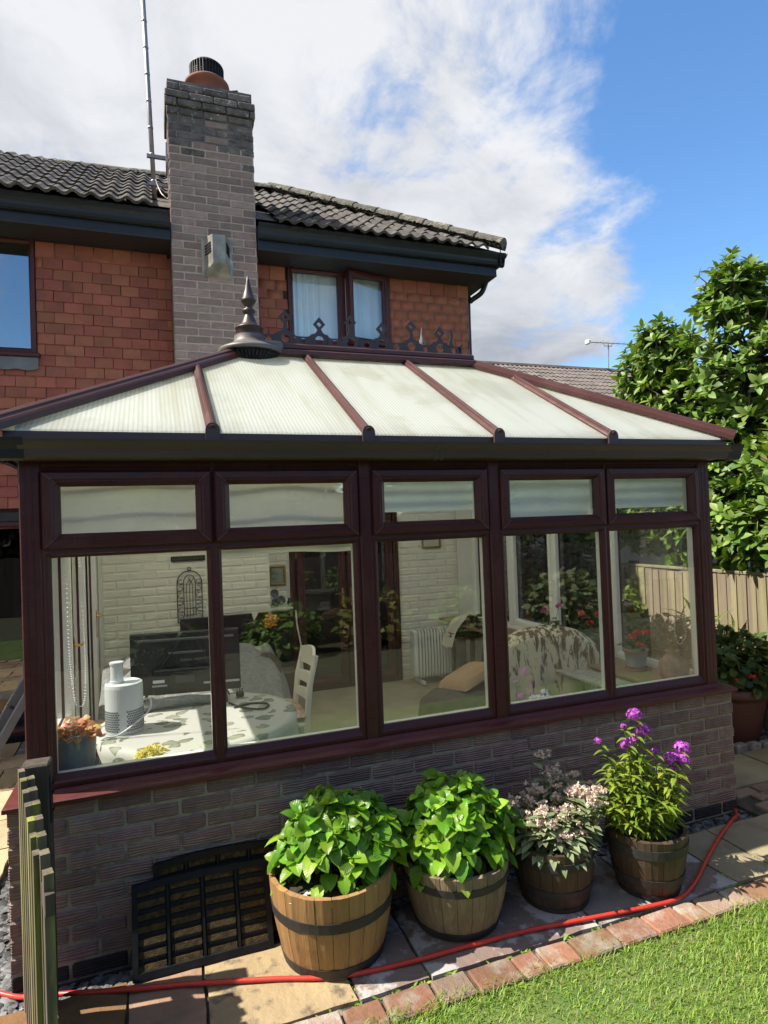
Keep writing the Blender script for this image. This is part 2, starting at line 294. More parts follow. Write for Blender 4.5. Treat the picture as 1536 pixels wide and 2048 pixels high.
M['hyd'] = leaf_mat('hydrangea_leaf', (.11, .27, .02), (.26, .46, .035), rough=.3, trans=.42, rnd=.36, veins=.3)
M['mag'] = leaf_mat('magnolia_leaf', (.085, .175, .026), (.185, .28, .048), rough=.5, trans=.28, rnd=.4, veins=.15)
M['phl'] = leaf_mat('phlox_leaf', (.20, .31, .03), (.29, .36, .045), rough=.5, trans=.45, rnd=.3)
M['sed'] = leaf_mat('sage_leaf', (.20, .26, .13), (.30, .35, .20), rough=.6, trans=.3, rnd=.3)
M['pel'] = leaf_mat('dark_shrub_leaf', (.035, .075, .015), (.075, .13, .03), rough=.5, trans=.3, rnd=.4)
M['hedge'] = leaf_mat('hedge_leaf', (.032, .06, .016), (.07, .105, .03), rough=.5, trans=.25, rnd=.45)
M['gold_leaf'] = leaf_mat('variegated_leaf', (.11, .17, .03), (.20, .22, .05), rough=.5, trans=.3, rnd=.3)
M['grass'] = leaf_mat('grass_blade', (.19, .34, .04), (.32, .43, .075), rough=.5, trans=.45, rnd=.32, hue=.02)
M['grass_dry'] = leaf_mat('dry_grass_blade', (.30, .30, .10), (.40, .36, .16), rough=.7, trans=.35, rnd=.3)
M['fl_purple'] = leaf_mat('phlox_petal', (.36, .03, .44), (.66, .20, .66), rough=.6, trans=.35, rnd=.45, ty=(1.2, .8, 1.2))
M['fl_pink'] = leaf_mat('dusty_pink_floret', (.60, .46, .38), (.72, .62, .52), rough=.8, trans=.25, rnd=.2, ty=(1.1, .9, .9))
M['fl_red'] = leaf_mat('geranium_petal', (.62, .06, .03), (.66, .09, .05), rough=.6, trans=.3, rnd=.2, ty=(1.2, .6, .6))
M['fl_mag'] = leaf_mat('magenta_petal', (.55, .07, .28), (.6, .12, .35), rough=.6, trans=.3, rnd=.2, ty=(1.2, .6, 1))
M['beg'] = leaf_mat('begonia_leaf', (.62, .46, .16), (.50, .16, .08), rough=.45, trans=.35, rnd=.35, hue=.04, ty=(1.2, .9, .5))
def poly_mat():
    m, nt, N, L, P = _nt('opal_polycarbonate'); out = N['Material Output']
    tc = N.new('ShaderNodeTexCoord'); sep = N.new('ShaderNodeSeparateXYZ'); L.new(tc.outputs['Object'], sep.inputs[0])
    w = math_node(N, L, 'SINE', math_node(N, L, 'MULTIPLY', sep.outputs[0], 2*math.pi/.021))
    rib = rng_node(N, L, w, -.2, .9)
    big = noise_node(N, L, tc.outputs['Object'], 1.6, 5, .6, .6)
    mp = N.new('ShaderNodeMapping'); mp.inputs['Scale'].default_value = (9, .5, 1); L.new(tc.outputs['Object'], mp.inputs[0])
    strk = noise_node(N, L, mp.outputs[0], 1.3, 4, .6)
    col = mixc(N, L, rib, (.95, .96, .90), (.80, .83, .76))
    col = mixc(N, L, rng_node(N, L, strk, .5, .76, 0, .38), col, (.60, .58, .38))
    col = mixc(N, L, rng_node(N, L, big, .52, .58, 0, .22), col, (.60, .58, .42))
    L.new(col, P.inputs['Base Color']); P.inputs['Roughness'].default_value = .5
    P.inputs['Coat Weight'].default_value = .75; P.inputs['Coat Roughness'].default_value = .02
    b = N.new('ShaderNodeBump'); b.inputs['Strength'].default_value = .12; b.inputs['Distance'].default_value = .002; L.new(w, b.inputs['Height']); L.new(b.outputs[0], P.inputs['Normal'])
    tr = N.new('ShaderNodeBsdfTranslucent'); L.new(col, tr.inputs[0])
    mx = N.new('ShaderNodeMixShader'); mx.inputs[0].default_value = .68; L.new(P.outputs[0], mx.inputs[1]); L.new(tr.outputs[0], mx.inputs[2]); L.new(mx.outputs[0], out.inputs[0])
    return m
M['poly'] = poly_mat()
def blind_mat(name, c, tr_=.5):
    m, nt, N, L, P = _nt(name); out = N['Material Output']
    v, r = coords(N, L); col = mixc(N, L, rng_node(N, L, noise_node(N, L, v, 5, 5), .3, .7), c, tuple(x*.9 for x in c))
    L.new(col, P.inputs['Base Color']); P.inputs['Roughness'].default_value = .95
    t = N.new('ShaderNodeBsdfTranslucent'); L.new(col, t.inputs[0]); mx = N.new('ShaderNodeMixShader'); mx.inputs[0].default_value = tr_
    L.new(P.outputs[0], mx.inputs[1]); L.new(t.outputs[0], mx.inputs[2]); L.new(mx.outputs[0], out.inputs[0]); return m
M['blind'] = blind_mat('cream_blind', (.88, .87, .79)); M['blind_b'] = blind_mat('pale_blue_blind', (.74, .84, .84))
def cloth_mat():
    m, nt, N, L, P = _nt('printed_tablecloth'); vec, rn = coords(N, L)
    v = N.new('ShaderNodeTexVoronoi'); v.inputs['Scale'].default_value = 8.5; v.inputs['Randomness'].default_value = .85
    nd = N.new('ShaderNodeTexNoise'); nd.inputs['Scale'].default_value = 11; L.new(vec, nd.inputs[0])
    vm = N.new('ShaderNodeVectorMath'); vm.operation = 'SCALE'; vm.inputs['Scale'].default_value = .11; L.new(nd.outputs['Color'], vm.inputs[0])
    va = N.new('ShaderNodeVectorMath'); L.new(vec, va.inputs[0]); L.new(vm.outputs[0], va.inputs[1]); L.new(va.outputs[0], v.inputs[0])
    spot = rng_node(N, L, v.outputs['Distance'], .34, .37, 1, 0); ring = rng_node(N, L, v.outputs['Distance'], .27, .33, 0, 1)
    tint = mixc(N, L, rng_node(N, L, noise_node(N, L, vec, 9, 3), .4, .6), (.15, .17, .13), (.30, .30, .22))
    tint = mixc(N, L, math_node(N, L, 'MULTIPLY', ring, .7), tint, (.07, .07, .06))
    L.new(mixc(N, L, spot, (.47, .46, .42), tint), P.inputs['Base Color']); P.inputs['Roughness'].default_value = .6; return m
M['cloth'] = cloth_mat()
def throw_mat():
    m, nt, N, L, P = _nt('brindled_hide_throw'); tc = N.new('ShaderNodeTexCoord'); mp = N.new('ShaderNodeMapping'); mp.inputs['Scale'].default_value = (3.4, 2.4, .75); L.new(tc.outputs['Object'], mp.inputs[0])
    n = noise_node(N, L, mp.outputs[0], 9, 6, .65, .6); sep = N.new('ShaderNodeSeparateXYZ'); L.new(tc.outputs['Object'], sep.inputs[0])
    hgt = rng_node(N, L, sep.outputs[2], .55, 1.1, -.07, .07)
    f = rng_node(N, L, math_node(N, L, 'ADD', n, hgt), .53, .60)
    L.new(mixc(N, L, f, (.62, .56, .40), (.13, .075, .045)), P.inputs['Base Color']); P.inputs['Roughness'].default_value = .95
    return m
M['throw'] = throw_mat()

# ------------------------------------------------------------------ geometry helpers
WM = {}
class MB:
    def __init__(s, xf=None): s.v = []; s.f = []; s.m = []; s.xf = xf
    def add(s, vs, fs, mi=0):
        b = len(s.v)
        s.v += [tuple(s.xf @ Vector(p)) if s.xf is not None else tuple(p) for p in vs]
        s.f += [tuple(b+i for i in f) for f in fs]; s.m += [mi]*len(fs)
    def box(s, x0, x1, y0, y1, z0, z1, mi=0, bev=0.):
        if bev <= 0:
            vs = [(x, y, z) for z in (z0, z1) for y in (y0, y1) for x in (x0, x1)]
            s.add(vs, [(0, 2, 3, 1), (4, 5, 7, 6), (0, 1, 5, 4), (2, 6, 7, 3), (0, 4, 6, 2), (1, 3, 7, 5)], mi); return
        b = bev; r = [(x0+b, y0), (x1-b, y0), (x1, y0+b), (x1, y1-b), (x1-b, y1), (x0+b, y1), (x0, y1-b), (x0, y0+b)]
        q = [(x0+b, y0+b), (x1-b, y0+b), (x1-b, y0+b), (x1-b, y1-b), (x1-b, y1-b), (x0+b, y1-b), (x0+b, y1-b), (x0+b, y0+b)]
        vs = [(x, y, z0) for x, y in q]+[(x, y, z0+b) for x, y in r]+[(x, y, z1-b) for x, y in r]+[(x, y, z1) for x, y in q]
        fs = [tuple(range(7, -1, -1)), tuple(range(24, 32))]
        for k in range(3): fs += [(k*8+i, k*8+(i+1) % 8, k*8+8+(i+1) % 8, k*8+8+i) for i in range(8)]
        s.add(vs, fs, mi)
    def obox(s, c, ax, ay, az, mi=0):
        c = Vector(c); ax, ay, az = Vector(ax), Vector(ay), Vector(az)
        vs = [c+ax*i+ay*j+az*k for k in (-1, 1) for j in (-1, 1) for i in (-1, 1)]
        s.add(vs, [(0, 2, 3, 1), (4, 5, 7, 6), (0, 1, 5, 4), (2, 6, 7, 3), (0, 4, 6, 2), (1, 3, 7, 5)], mi)
    def tube(s, pts, r, n=8, mi=0, caps=True):
        pts = [Vector(p) for p in pts]; rs = r if isinstance(r, (list, tuple)) else [r]*len(pts)
        vs = []; prev = None
        for i, p in enumerate(pts):
            t = (pts[min(i+1, len(pts)-1)]-pts[max(i-1, 0)]).normalized()
            if prev is None: a = t.orthogonal().normalized()
            else: a = (prev-t*prev.dot(t)); a = a.normalized() if a.length > 1e-6 else t.orthogonal().normalized()
            prev = a; b = t.cross(a)
            vs += [p+(a*math.cos(2*math.pi*k/n)+b*math.sin(2*math.pi*k/n))*rs[i] for k in range(n)]
        fs = [(i*n+k, i*n+(k+1) % n, (i+1)*n+(k+1) % n, (i+1)*n+k) for i in range(len(pts)-1) for k in range(n)]
        if caps: fs += [tuple(range(n-1, -1, -1)), tuple((len(pts)-1)*n+k for k in range(n))]
        s.add(vs, fs, mi)
    def lathe(s, prof, c=(0, 0, 0), n=28, mi=0, a0=0., a1=2*math.pi, closed=True):
        full = abs(a1-a0-2*math.pi) < 1e-6; m = n if full else n+1
        vs = [(c[0]+r*math.cos(a0+(a1-a0)*k/n), c[1]+r*math.sin(a0+(a1-a0)*k/n), c[2]+z) for r, z in prof for k in range(m)]
        fs = [(i*m+k, i*m+(k+1) % m, (i+1)*m+(k+1) % m, (i+1)*m+k) for i in range(len(prof)-1) for k in range(n)]
        s.add(vs, fs, mi)
    def ring(s, outer, inner, prof, mi=0):
        """window frame: profile (s, y) swept round a rectangle; s=0 outer edge, 1 inner edge; mitred corners"""
        ox0, ox1, oz0, oz1 = outer; ix0, ix1, iz0, iz1 = inner; vs = []
        n = len(prof)
        for cx, cz in ((0, 0), (1, 0), (1, 1), (0, 1)):
            for t, y in prof:
                a = (ox0+(ix0-ox0)*t) if cx == 0 else (ox1+(ix1-ox1)*t); b = (oz0+(iz0-oz0)*t) if cz == 0 else (oz1+(iz1-oz1)*t)
                vs.append((a, y, b))
        fs = [(c*n+i, c*n+(i+1) % n, ((c+1) % 4)*n+(i+1) % n, ((c+1) % 4)*n+i) for c in range(4) for i in range(n)]
        s.add(vs, fs, mi)
    def prism(s, poly, y0, y1, mi=0, axis='y'):
        n = len(poly)
        if axis == 'y': vs = [(a, y0, b) for a, b in poly]+[(a, y1, b) for a, b in poly]
        elif axis == 'x': vs = [(y0, a, b) for a, b in poly]+[(y1, a, b) for a, b in poly]
        else: vs = [(a, b, y0) for a, b in poly]+[(a, b, y1) for a, b in poly]
        s.add(vs, [tuple(range(n-1, -1, -1)), tuple(range(n, 2*n))]+[(i, (i+1) % n, n+(i+1) % n, n+i) for i in range(n)], mi)
    def grid(s, fn, nu, nv, mi=0):
        vs = [fn(u/nu, v/nv) for v in range(nv+1) for u in range(nu+1)]
        s.add(vs, [(v*(nu+1)+u, v*(nu+1)+u+1, (v+1)*(nu+1)+u+1, (v+1)*(nu+1)+u) for v in range(nv) for u in range(nu)], mi)
    def mesh(s, name, mats, smooth=False):
        me = bpy.data.meshes.new(name); me.from_pydata(s.v, [], s.f)
        for m in (mats if isinstance(mats, (list, tuple)) else [mats]): me.materials.append(M[m] if isinstance(m, str) else m)
        if any(s.m): me.polygons.foreach_set('material_index', s.m)
        if smooth: me.polygons.foreach_set('use_smooth', [True]*len(s.f))
        me.update(); return me
    def build(s, name, mats, parent=None, smooth=False, **kw): return link(name, s.mesh(name, mats, smooth), parent, **kw)
def link(name, me, parent=None, w=None, kind=None, label=None, cat=None, group=None):
    o = bpy.data.objects.new(name, me); COL.objects.link(o)
    W = w if w is not None else Matrix.Identity(4)
    if parent is not None: o.parent = parent; o.matrix_parent_inverse = WM[parent.name].inverted()
    o.matrix_basis = W; WM[o.name] = W
    for k, v in (('kind', kind), ('label', label), ('category', cat), ('group', group)):
        if v: o[k] = v
    return o
def thing(name, label, cat, loc=(0, 0, 0), group=None):
    o = bpy.data.objects.new(name, None); COL.objects.link(o); o.empty_display_size = .1; o.location = loc; WM[o.name] = Matrix.Translation(loc)
    o['label'] = label; o['category'] = cat
    if group: o['group'] = group
    return o
def T(x, y, z): return Matrix.Translation((x, y, z))
def frame_m(pos, xdir, zdir, sc=1.):
    x = Vector(xdir).normalized(); z = Vector(zdir); z = (z-x*z.dot(x))
    z = z.normalized() if z.length > 1e-6 else x.orthogonal().normalized(); y = z.cross(x)
    m = Matrix((x*sc, y*sc, z*sc)).transposed().to_4x4(); m.translation = pos; return m
def joined(name, tv, tf, mats4, mat_, parent=None, kind='stuff', smooth=True, **kw):
    """many copies of one small template in a single mesh (numpy)"""
    tv = np.array(tv, float); A = np.array([np.array(m) for m in mats4]); n = len(A)
    if n == 0: return None
    V = np.einsum('nij,kj->nki', A[:, :3, :3], tv)+A[:, None, :3, 3]
    k = len(tv); V = V.reshape(-1, 3); nf = len(tf); q = len(tf[0])
    F = (np.array(tf)[None]+(np.arange(n)*k)[:, None, None]).reshape(-1, q)
    me = bpy.data.meshes.new(name); me.vertices.add(len(V)); me.vertices.foreach_set('co', V.ravel())
    me.loops.add(F.size); me.loops.foreach_set('vertex_index', F.ravel().astype(np.int32))
    me.polygons.add(len(F)); me.polygons.foreach_set('loop_start', np.arange(0, F.size, q, dtype=np.int32)); me.polygons.foreach_set('loop_total', np.full(len(F), q, dtype=np.int32))
    me.materials.append(M[mat_]); me.update(calc_edges=True); me.validate()
    if smooth: me.polygons.foreach_set('use_smooth', [True]*len(F))
    return link(name, me, parent, kind=kind, **kw)
def leaf(L=1., W=.3, fold=.25, droop=.25, n=6, peak=.42, tooth=0., tip=1.):
    vs = []; fs = []
    for i in range(n+1):
        t = i/n; a = (t/peak) if t < peak else (1-t)/(1-peak)
        w = W*math.sin(a*math.pi/2)**(.7 if t < peak else tip)+.004*L
        if tooth and 0 < i < n: w *= (1+tooth*(1 if i % 2 else -1))
        z = -droop*L*t*t; x = L*t*(1-.08*droop*t)
        vs += [(x-.06*W, -w, z+fold*w), (x, 0, z), (x-.06*W, w, z+fold*w)]
    for i in range(n):
        b = i*3; fs += [(b, b+3, b+4, b+1), (b+1, b+4, b+5, b+2)]
    return vs, fs
def rosette(p, axis, k, th0, th1, size, js=.25, start=None):
    axis = Vector(axis).normalized(); u = axis.orthogonal().normalized(); v = axis.cross(u); out = []
    a0 = random.random()*6.28 if start is None else start
    for i in range(k):
        a = a0+i*2.4; th = th0+(th1-th0)*(i/max(1, k-1))+random.uniform(-.12, .12)
        r = u*math.cos(a)+v*math.sin(a)
        d = axis*math.cos(th)+r*math.sin(th); nrm = axis*math.sin(th)-r*math.cos(th)
        nrm = nrm+Vector((random.uniform(-1, 1), random.uniform(-1, 1), random.uniform(-.5, 1)))*.22
        out.append(frame_m(p, d, nrm, size*random.uniform(1-js, 1+js)*(.75+.25*i/max(1, k-1))))
    return out
def leaves(parent, tv, tf, mats4, mat_, nobj=300, name='leaf', rest='foliage'):
    mats4 = sorted(mats4, key=lambda m: (m.translation-CAM).length/max(.2, m.to_scale()[0]/.1)**0)
    b = MB(); b.v = list(tv); b.f = list(tf); b.m = [0]*len(tf); me = b.mesh(name, mat_, True)
    for m in mats4[:nobj]: link(name, me, parent, w=m)
    joined(rest, tv, tf, mats4[nobj:], mat_, parent)
def arc(c, r, a0, a1, n, plane='xz'):
    out = []
    for i in range(n+1):
        a = a0+(a1-a0)*i/n; p = (r*math.cos(a), r*math.sin(a))
        out.append((c[0]+p[0], c[1], c[2]+p[1]))
    return out
def catmull(P, n=8):
    P = [Vector(p) for p in P]; out = []
    for i in range(len(P)-1):
        a = P[max(i-1, 0)]; b = P[i]; c = P[i+1]; d = P[min(i+2, len(P)-1)]
        for k in range(n):
            t = k/n; out.append(.5*((2*b)+(c-a)*t+(2*a-5*b+4*c-d)*t*t+(3*b-a-3*c+d)*t**3))
    out.append(P[-1]); return out

# ------------------------------------------------------------------ ground, paving, lawn
G = .05
b = MB(); b.grid(lambda u, v: (-300+600*u, -300+600*v, -.14), 8, 8); b.build('ground', 'soil', kind='structure')
def lawn_edge(x): return -.845-.012*math.sin(x*2.3)-.008*math.sin(x*7.1+1)-.02*max(0, min(1, (x-1.3)/1.2))
b = MB(); b.grid(lambda u, v: (-6+22*u, (1-v)*lawn_edge(-6+22*u)+v*(-3.0), G-.02+.012*math.sin(u*40)*math.sin(v*9)), 88, 16); b.build('lawn', 'lawn', kind='structure')
b = MB(); b.grid(lambda u, v: (-6+22*u, -3.0-3.8*v, G-.03+.01*math.sin(u*60)), 60, 6); b.build('border_soil', 'soil', kind='structure')
def grass():
    n = 120000
    x = rng.uniform(.7, 4.9, n); y = -.85-np.abs(rng.normal(0, 1, n))*.0-rng.power(1.0, n)*1.9
    y = np.array([lawn_edge(a) for a in x])+.02-rng.uniform(0, 1.75, n)
    pt = .5+.5*np.sin(x*3.1+1.3*np.sin(y*4.2))*np.cos(y*3.7+1.1*np.sin(x*2.3)); edge = np.clip(1-(np.array([lawn_edge(a) for a in x])-y)/.10, 0, 1)
    y = y+edge*.05*rng.uniform(-.3, 1.0, n)*(.5+.5*np.sin(x*17))
    ln = rng.uniform(.016, .048, n)*(.7+.6*pt+.35*edge); az = rng.uniform(0, 2*np.pi, n); lean = rng.uniform(.1, 1.2, n)
    w = rng.uniform(.0012, .0026, n)
    px = np.stack([-np.sin(az)*w, np.cos(az)*w, np.zeros(n)], 1)
    d = np.stack([np.cos(az)*lean, np.sin(az)*lean, np.ones(n)], 1); d /= np.linalg.norm(d, axis=1)[:, None]
    base = np.stack([x, y, np.full(n, G-.025)], 1)
    mid = base+d*ln[:, None]*.55; d2 = d+np.stack([np.cos(az)*.5, np.sin(az)*.5, -.35+0*az], 1); d2 /= np.linalg.norm(d2, axis=1)[:, None]
    tip = mid+d2*ln[:, None]*.5
    V = np.stack([base-px, base+px, mid+px*.8, mid-px*.8, tip], 1).reshape(-1, 3)
    k = np.arange(n)[:, None]*5
    F = np.concatenate([k+0, k+1, k+2, k+0, k+2, k+3, k+3, k+2, k+4], 1).reshape(-1, 3)
    me = bpy.data.meshes.new('grass'); me.vertices.add(len(V)); me.vertices.foreach_set('co', V.ravel())
    me.loops.add(F.size); me.loops.foreach_set('vertex_index', F.ravel().astype(np.int32))
    me.polygons.add(len(F)); me.polygons.foreach_set('loop_start', np.arange(0, F.size, 3, dtype=np.int32)); me.polygons.foreach_set('loop_total', np.full(len(F), 3, dtype=np.int32))
    me.materials.append(M['grass']); me.materials.append(M['grass_dry']); me.update(calc_edges=True); me.polygons.foreach_set('material_index', np.repeat((rng.uniform(0, 1, n) < .06+.16*(1-pt)**2).astype(np.int32), 3))
    link('grass', me, kind='stuff', label='short green lawn grass in front of the brick edging', cat='grass')
grass()
b = MB(); b.box(-3.2, 5.6, -.86, -.20, -.10, G-.022); b.box(-3.2, -.44, -.20, 3.6, -.10, G-.022); b.box(4.0, 5.6, -.2, .62, -.10, G-.022)
patio = b.build('patio', 'joint', kind='structure')
def slab(x0, x1, y0, y1, m, g=.007):
    x0 += g; x1 -= g; y0 += g; y1 -= g; j = lambda: random.uniform(-.006, .006)
    b = MB(); nx = max(2, int((x1-x0)/.09)); ny = max(2, int((y1-y0)/.09)); ph = random.uniform(0, 9)
    def top(u, v):
        e = min(u, 1-u, v, 1-v); ex = .004*math.sin(u*23+ph)*(1 if v in (0, 1) else 0); ey = .004*math.sin(v*21+ph*2)*(1 if u in (0, 1) else 0)
        return (x0+(x1-x0)*u+ey, y0+(y1-y0)*v+ex, G+.0025*math.sin(u*7+ph)*math.cos(v*5+ph)-(.006 if e < 1e-6 else 0))
    b.grid(top, nx, ny)
    loop = [(i/nx, 0) for i in range(nx)]+[(1, i/ny) for i in range(ny)]+[(1-i/nx, 1) for i in range(nx)]+[(0, 1-i/ny) for i in range(ny)]
    tp = [top(u, v) for u, v in loop]; n = len(tp)
    b.add(tp+[(p[0], p[1], G-.04) for p in tp], [(i, (i+1) % n, n+(i+1) % n, n+i) for i in range(n)])
    b.build('paving_slab', m, patio, smooth=False)
fx = [-3.0, -2.3, -1.6, -1.0, -.35, .285, .59, 1.17, 1.49, 2.36, 2.75, 3.23, 3.53, 4.22, 4.9, 5.5]
fm = ['slab_buff', 'slab_pink', 'slab_olive', 'slab_buff', 'slab_orange', 'slab_orange', 'slab_pink', 'slab_buff', 'slab_wet', 'slab_grey', 'slab_wet', 'slab_grey', 'slab_olive', 'slab_buff', 'slab_olive', 'slab_buff']
fm = ['slab_buff', 'slab_pink', 'slab_olive', 'slab_orange', 'slab_orange', 'slab_pink', 'slab_buff', 'slab_wet', 'slab_wet', 'slab_grey', 'slab_wet', 'slab_olive', 'slab_olive', 'slab_buff', 'slab_pink']
fm[4] = 'slab_orange'
for i in range(len(fx)-1): slab(fx[i], fx[i+1], -.69, -.2, fm[i])
# left patio, sunlit
yj = [-.2, .02, .46, .72, 1.34, 1.8, 2.35, 2.85, 3.2, 3.58]; lm_ = ['slab_orange', 'slab_buff', 'slab_pink', 'slab_peach', 'slab_peach', 'slab_peach', 'slab_buff', 'slab_peach', 'slab_grey']
for i in range(len(yj)-1):
    xe = [-3.0, -2.2, -1.55, -1.0, -.44] if i % 2 else [-3.0, -2.5, -1.8, -1.25, -.8, -.44]
    for k in range(len(xe)-1): slab(xe[k], xe[k+1], yj[i], yj[i+1], lm_[(i+(k if k < len(xe)-2 else 0)*2) % 9])
for x0, x1, y0, y1, m_ in [(4.12, 4.75, .14, .60, 'slab_olive'), (4.75, 5.45, .14, .60, 'slab_olive')]: slab(x0, x1, y0, y1, m_)
def bricks_row(parent, xs, y0, y1, mats, nm='brick'):
    for i in range(len(xs)-1):
        b = MB(); b.box(-(xs[i+1]-xs[i])/2+.006, (xs[i+1]-xs[i])/2-.006, -(y1-y0)/2+.005, (y1-y0)/2-.005, -.05, 0, bev=.007)
        me = b.mesh('brick', random.choice(mats))
        link(nm, me, parent, w=T((xs[i]+xs[i+1])/2, (y0+y1)/2+random.uniform(-.004, .004), G+random.uniform(-.004, .005)) @ Euler((random.uniform(-.02, .02), random.uniform(-.02, .02), random.uniform(-.03, .03))).to_matrix().to_4x4())
b = MB(); b.box(-3.1, 5.5, -.875, -.705, -.1, G-.024); edging = b.build('brick_edging', 'joint', kind='structure')
xs = [-2.0]; k = 0
while xs[-1] < 5.2: xs.append(xs[-1]+random.choice([.125, .2, .215, .17, .2])); k += 1
bricks_row(edging, xs, -.85, -.705, ['edge_brick', 'edge_brick', 'edge_brick', 'edge_brick2'])
for yy in (-.185, -.075, .03):
    bricks_row(patio, [4.06+.215*i+(.1 if yy > -.1 and yy < 0 else 0) for i in range(7)], yy, yy+.1, ['edge_brick', 'edge_brick2'])
# kerb of the planting bed on the right, a curved run of stone
pts = [(4.05+.12*i, .66+.05*math.sin(i*.5)) for i in range(13)]
for i in range(12):
    b = MB(); a_, c_ = pts[i], pts[i+1]; b.box(a_[0]+.004, c_[0]-.004, a_[1]-.035, a_[1]+.035, -.05, G+.035, bev=.012); b.build('kerb_stone', 'slab_grey', patio)
b = MB(); b.box(-.44, 4.05, -.2, -.03, -.1, -.012); b.box(-.44, -.19, -.03, 3.5, -.1, -.012); b.box(4.0, 5.5, .70, 6.5, -.1, .02); b.box(3.95, 4.12, -.2, .14, -.1, -.01)
b.build('gravel_bed', 'joint', kind='structure')
pv = [(1, 0, 0), (-1, 0, 0), (0, 1, 0), (0, -1, 0), (0, 0, .7), (0, 0, -.7), (.7, .7, .25), (-.7, .7, .2), (.7, -.7, .2), (-.7, -.7, .3)]
pf = [(0, 6, 4), (6, 2, 4), (2, 7, 4), (7, 1, 4), (1, 9, 4), (9, 3, 4), (3, 8, 4), (8, 0, 4)]
pm = []
def pebbles(x0, x1, y0, y1, z, n, s0=.008, s1=.02):
    for _ in range(n):
        s = random.uniform(s0, s1)
        pm.append(T(random.uniform(x0, x1), random.uniform(y0, y1), z+s*.3) @ Euler((random.uniform(-.4, .4), random.uniform(-.4, .4), random.uniform(0, 6))).to_matrix().to_4x4() @ Matrix.Diagonal((s*random.uniform(.8, 1.5), s, s*.8, 1)))
pebbles(-.2, 4.0, -.195, -.055, -.01, 2600); pebbles(-.44, -.2, -.19, 1.2, -.01, 1400, .01, .024); pebbles(4.0, 4.12, -.19, .13, -.005, 260); pebbles(4.15, 5.45, .72, 2.2, .02, 1500)
joined('gravel', pv, pf, pm, 'pebble', kind='stuff', smooth=True, label='dark pebbles filling the drainage strip along the wall', cat='gravel')

random.seed(71); wm = []; WT = leaf(1, .16, .2, .6, 3, .5)
for _ in range(170):
    if random.random() < .75: x_, y_ = random.uniform(.2, 4.6), random.choice((-.698, -.858, -.70, -.862))+random.gauss(0, .006)
    else: x_, y_ = random.choice([1.49, 2.36, 3.23, 3.53, .59, 1.17])+random.gauss(0, .004), random.uniform(-.69, -.5)
    for k in range(random.randint(2, 7)): a = random.random()*6.28; wm.append(frame_m(Vector((x_+random.gauss(0, .008), y_+random.gauss(0, .005), G-.02)), (math.cos(a), math.sin(a), random.uniform(.5, 1.6)), (0, 0, 1), random.uniform(.012, .04)))
joined('weeds', WT[0], WT[1], wm, 'grass', kind='stuff', label='small weeds and moss tufts in the paving joints', cat='weeds')
# ------------------------------------------------------------------ brick courses
def brick_meshes(l, d, h, mats, n=4, bev=.006):
    out = []
    for m_ in mats:
        for i in range(n):
            b = MB(); b.box(-l/2, l/2, 0, d, -h/2, h/2, bev=bev)
            b.v = [(x+random.uniform(-.002, .002), y+random.uniform(-.0025, .0015), z+random.uniform(-.002, .002)) for x, y, z in b.v]; out.append(b.mesh('brick', m_))
    return out
PITCH, CH, JT = .2375, .0786, .0115
def courses(parent, x0, x1, yf, ztop, n, meshf, d=.1, skip=None, name='brick', shift=0, jog=.0012):
    """a running-bond wall face towards -Y; each brick an object"""
    for k in range(n):
        zc = ztop-CH*(k+.5); off = (0 if (k+shift) % 2 else -PITCH/2); x = x0+off
        while x < x1-.02:
            a = max(x, x0); c = min(x+PITCH-JT, x1)
            if c-a > .03 and not (skip and skip(a, c, zc)):
                me = meshf(k, (a+c)/2, zc); s = (c-a)/(PITCH-JT)
                link(name, me, parent, w=T((a+c)/2, yf+random.uniform(-jog, jog), zc) @ Matrix.Diagonal((s, 1, 1, 1)))
            x += PITCH
bl = PITCH-JT; bh = CH-JT

# ------------------------------------------------------------------ the house
HY = 3.6
house = thing('house', 'two storey house hung with red tiles, dark eaves and a pantiled roof behind the conservatory', 'house', (2, HY, 0))
b = MB()
b.box(-6, -2.6, HY+.02, HY+.2, 2.2, 4.82); b.box(-2.6, -.59, HY+.02, HY+.2, 2.2, 3.69); b.box(-.59, 1.87, HY+.02, HY+.2, 2.2, 4.82)
b.box(1.87, 3.07, HY+.02, HY+.2, 2.2, 3.97); b.box(3.07, 4.085, HY+.02, HY+.2, 2.2, 4.82); b.box(3.9, 4.085, HY+.2, 9, -.1, 4.82)
b.box(-6, -2.7, HY+.02, HY+.2, -.1, 2.2); b.box(-.2, 1.79, HY+.03, HY+.2, -.1, 2.2); b.box(3.06, 4.08, HY+.03, HY+.2, -.1, 2.2)
b.build('wall', 'tile_back', house)
b = MB(); b.box(-6, 3.9, 8.8, 9, -.1, 4.82); b.box(-6, 3.9, HY+.2, 8.8, 2.3, 2.5); b.box(-6, 3.9, HY+.2, 8.8, -.1, .1); b.box(-6.1, -6, HY, 9, -.1, 4.82); b.box(-6, 3.9, HY+.2, 8.8, 4.78, 4.81)
b.box(1.6, 1.75, HY+.2, 8.8, .1, 2.3); b.build('inner_room', 'dark_room', house)
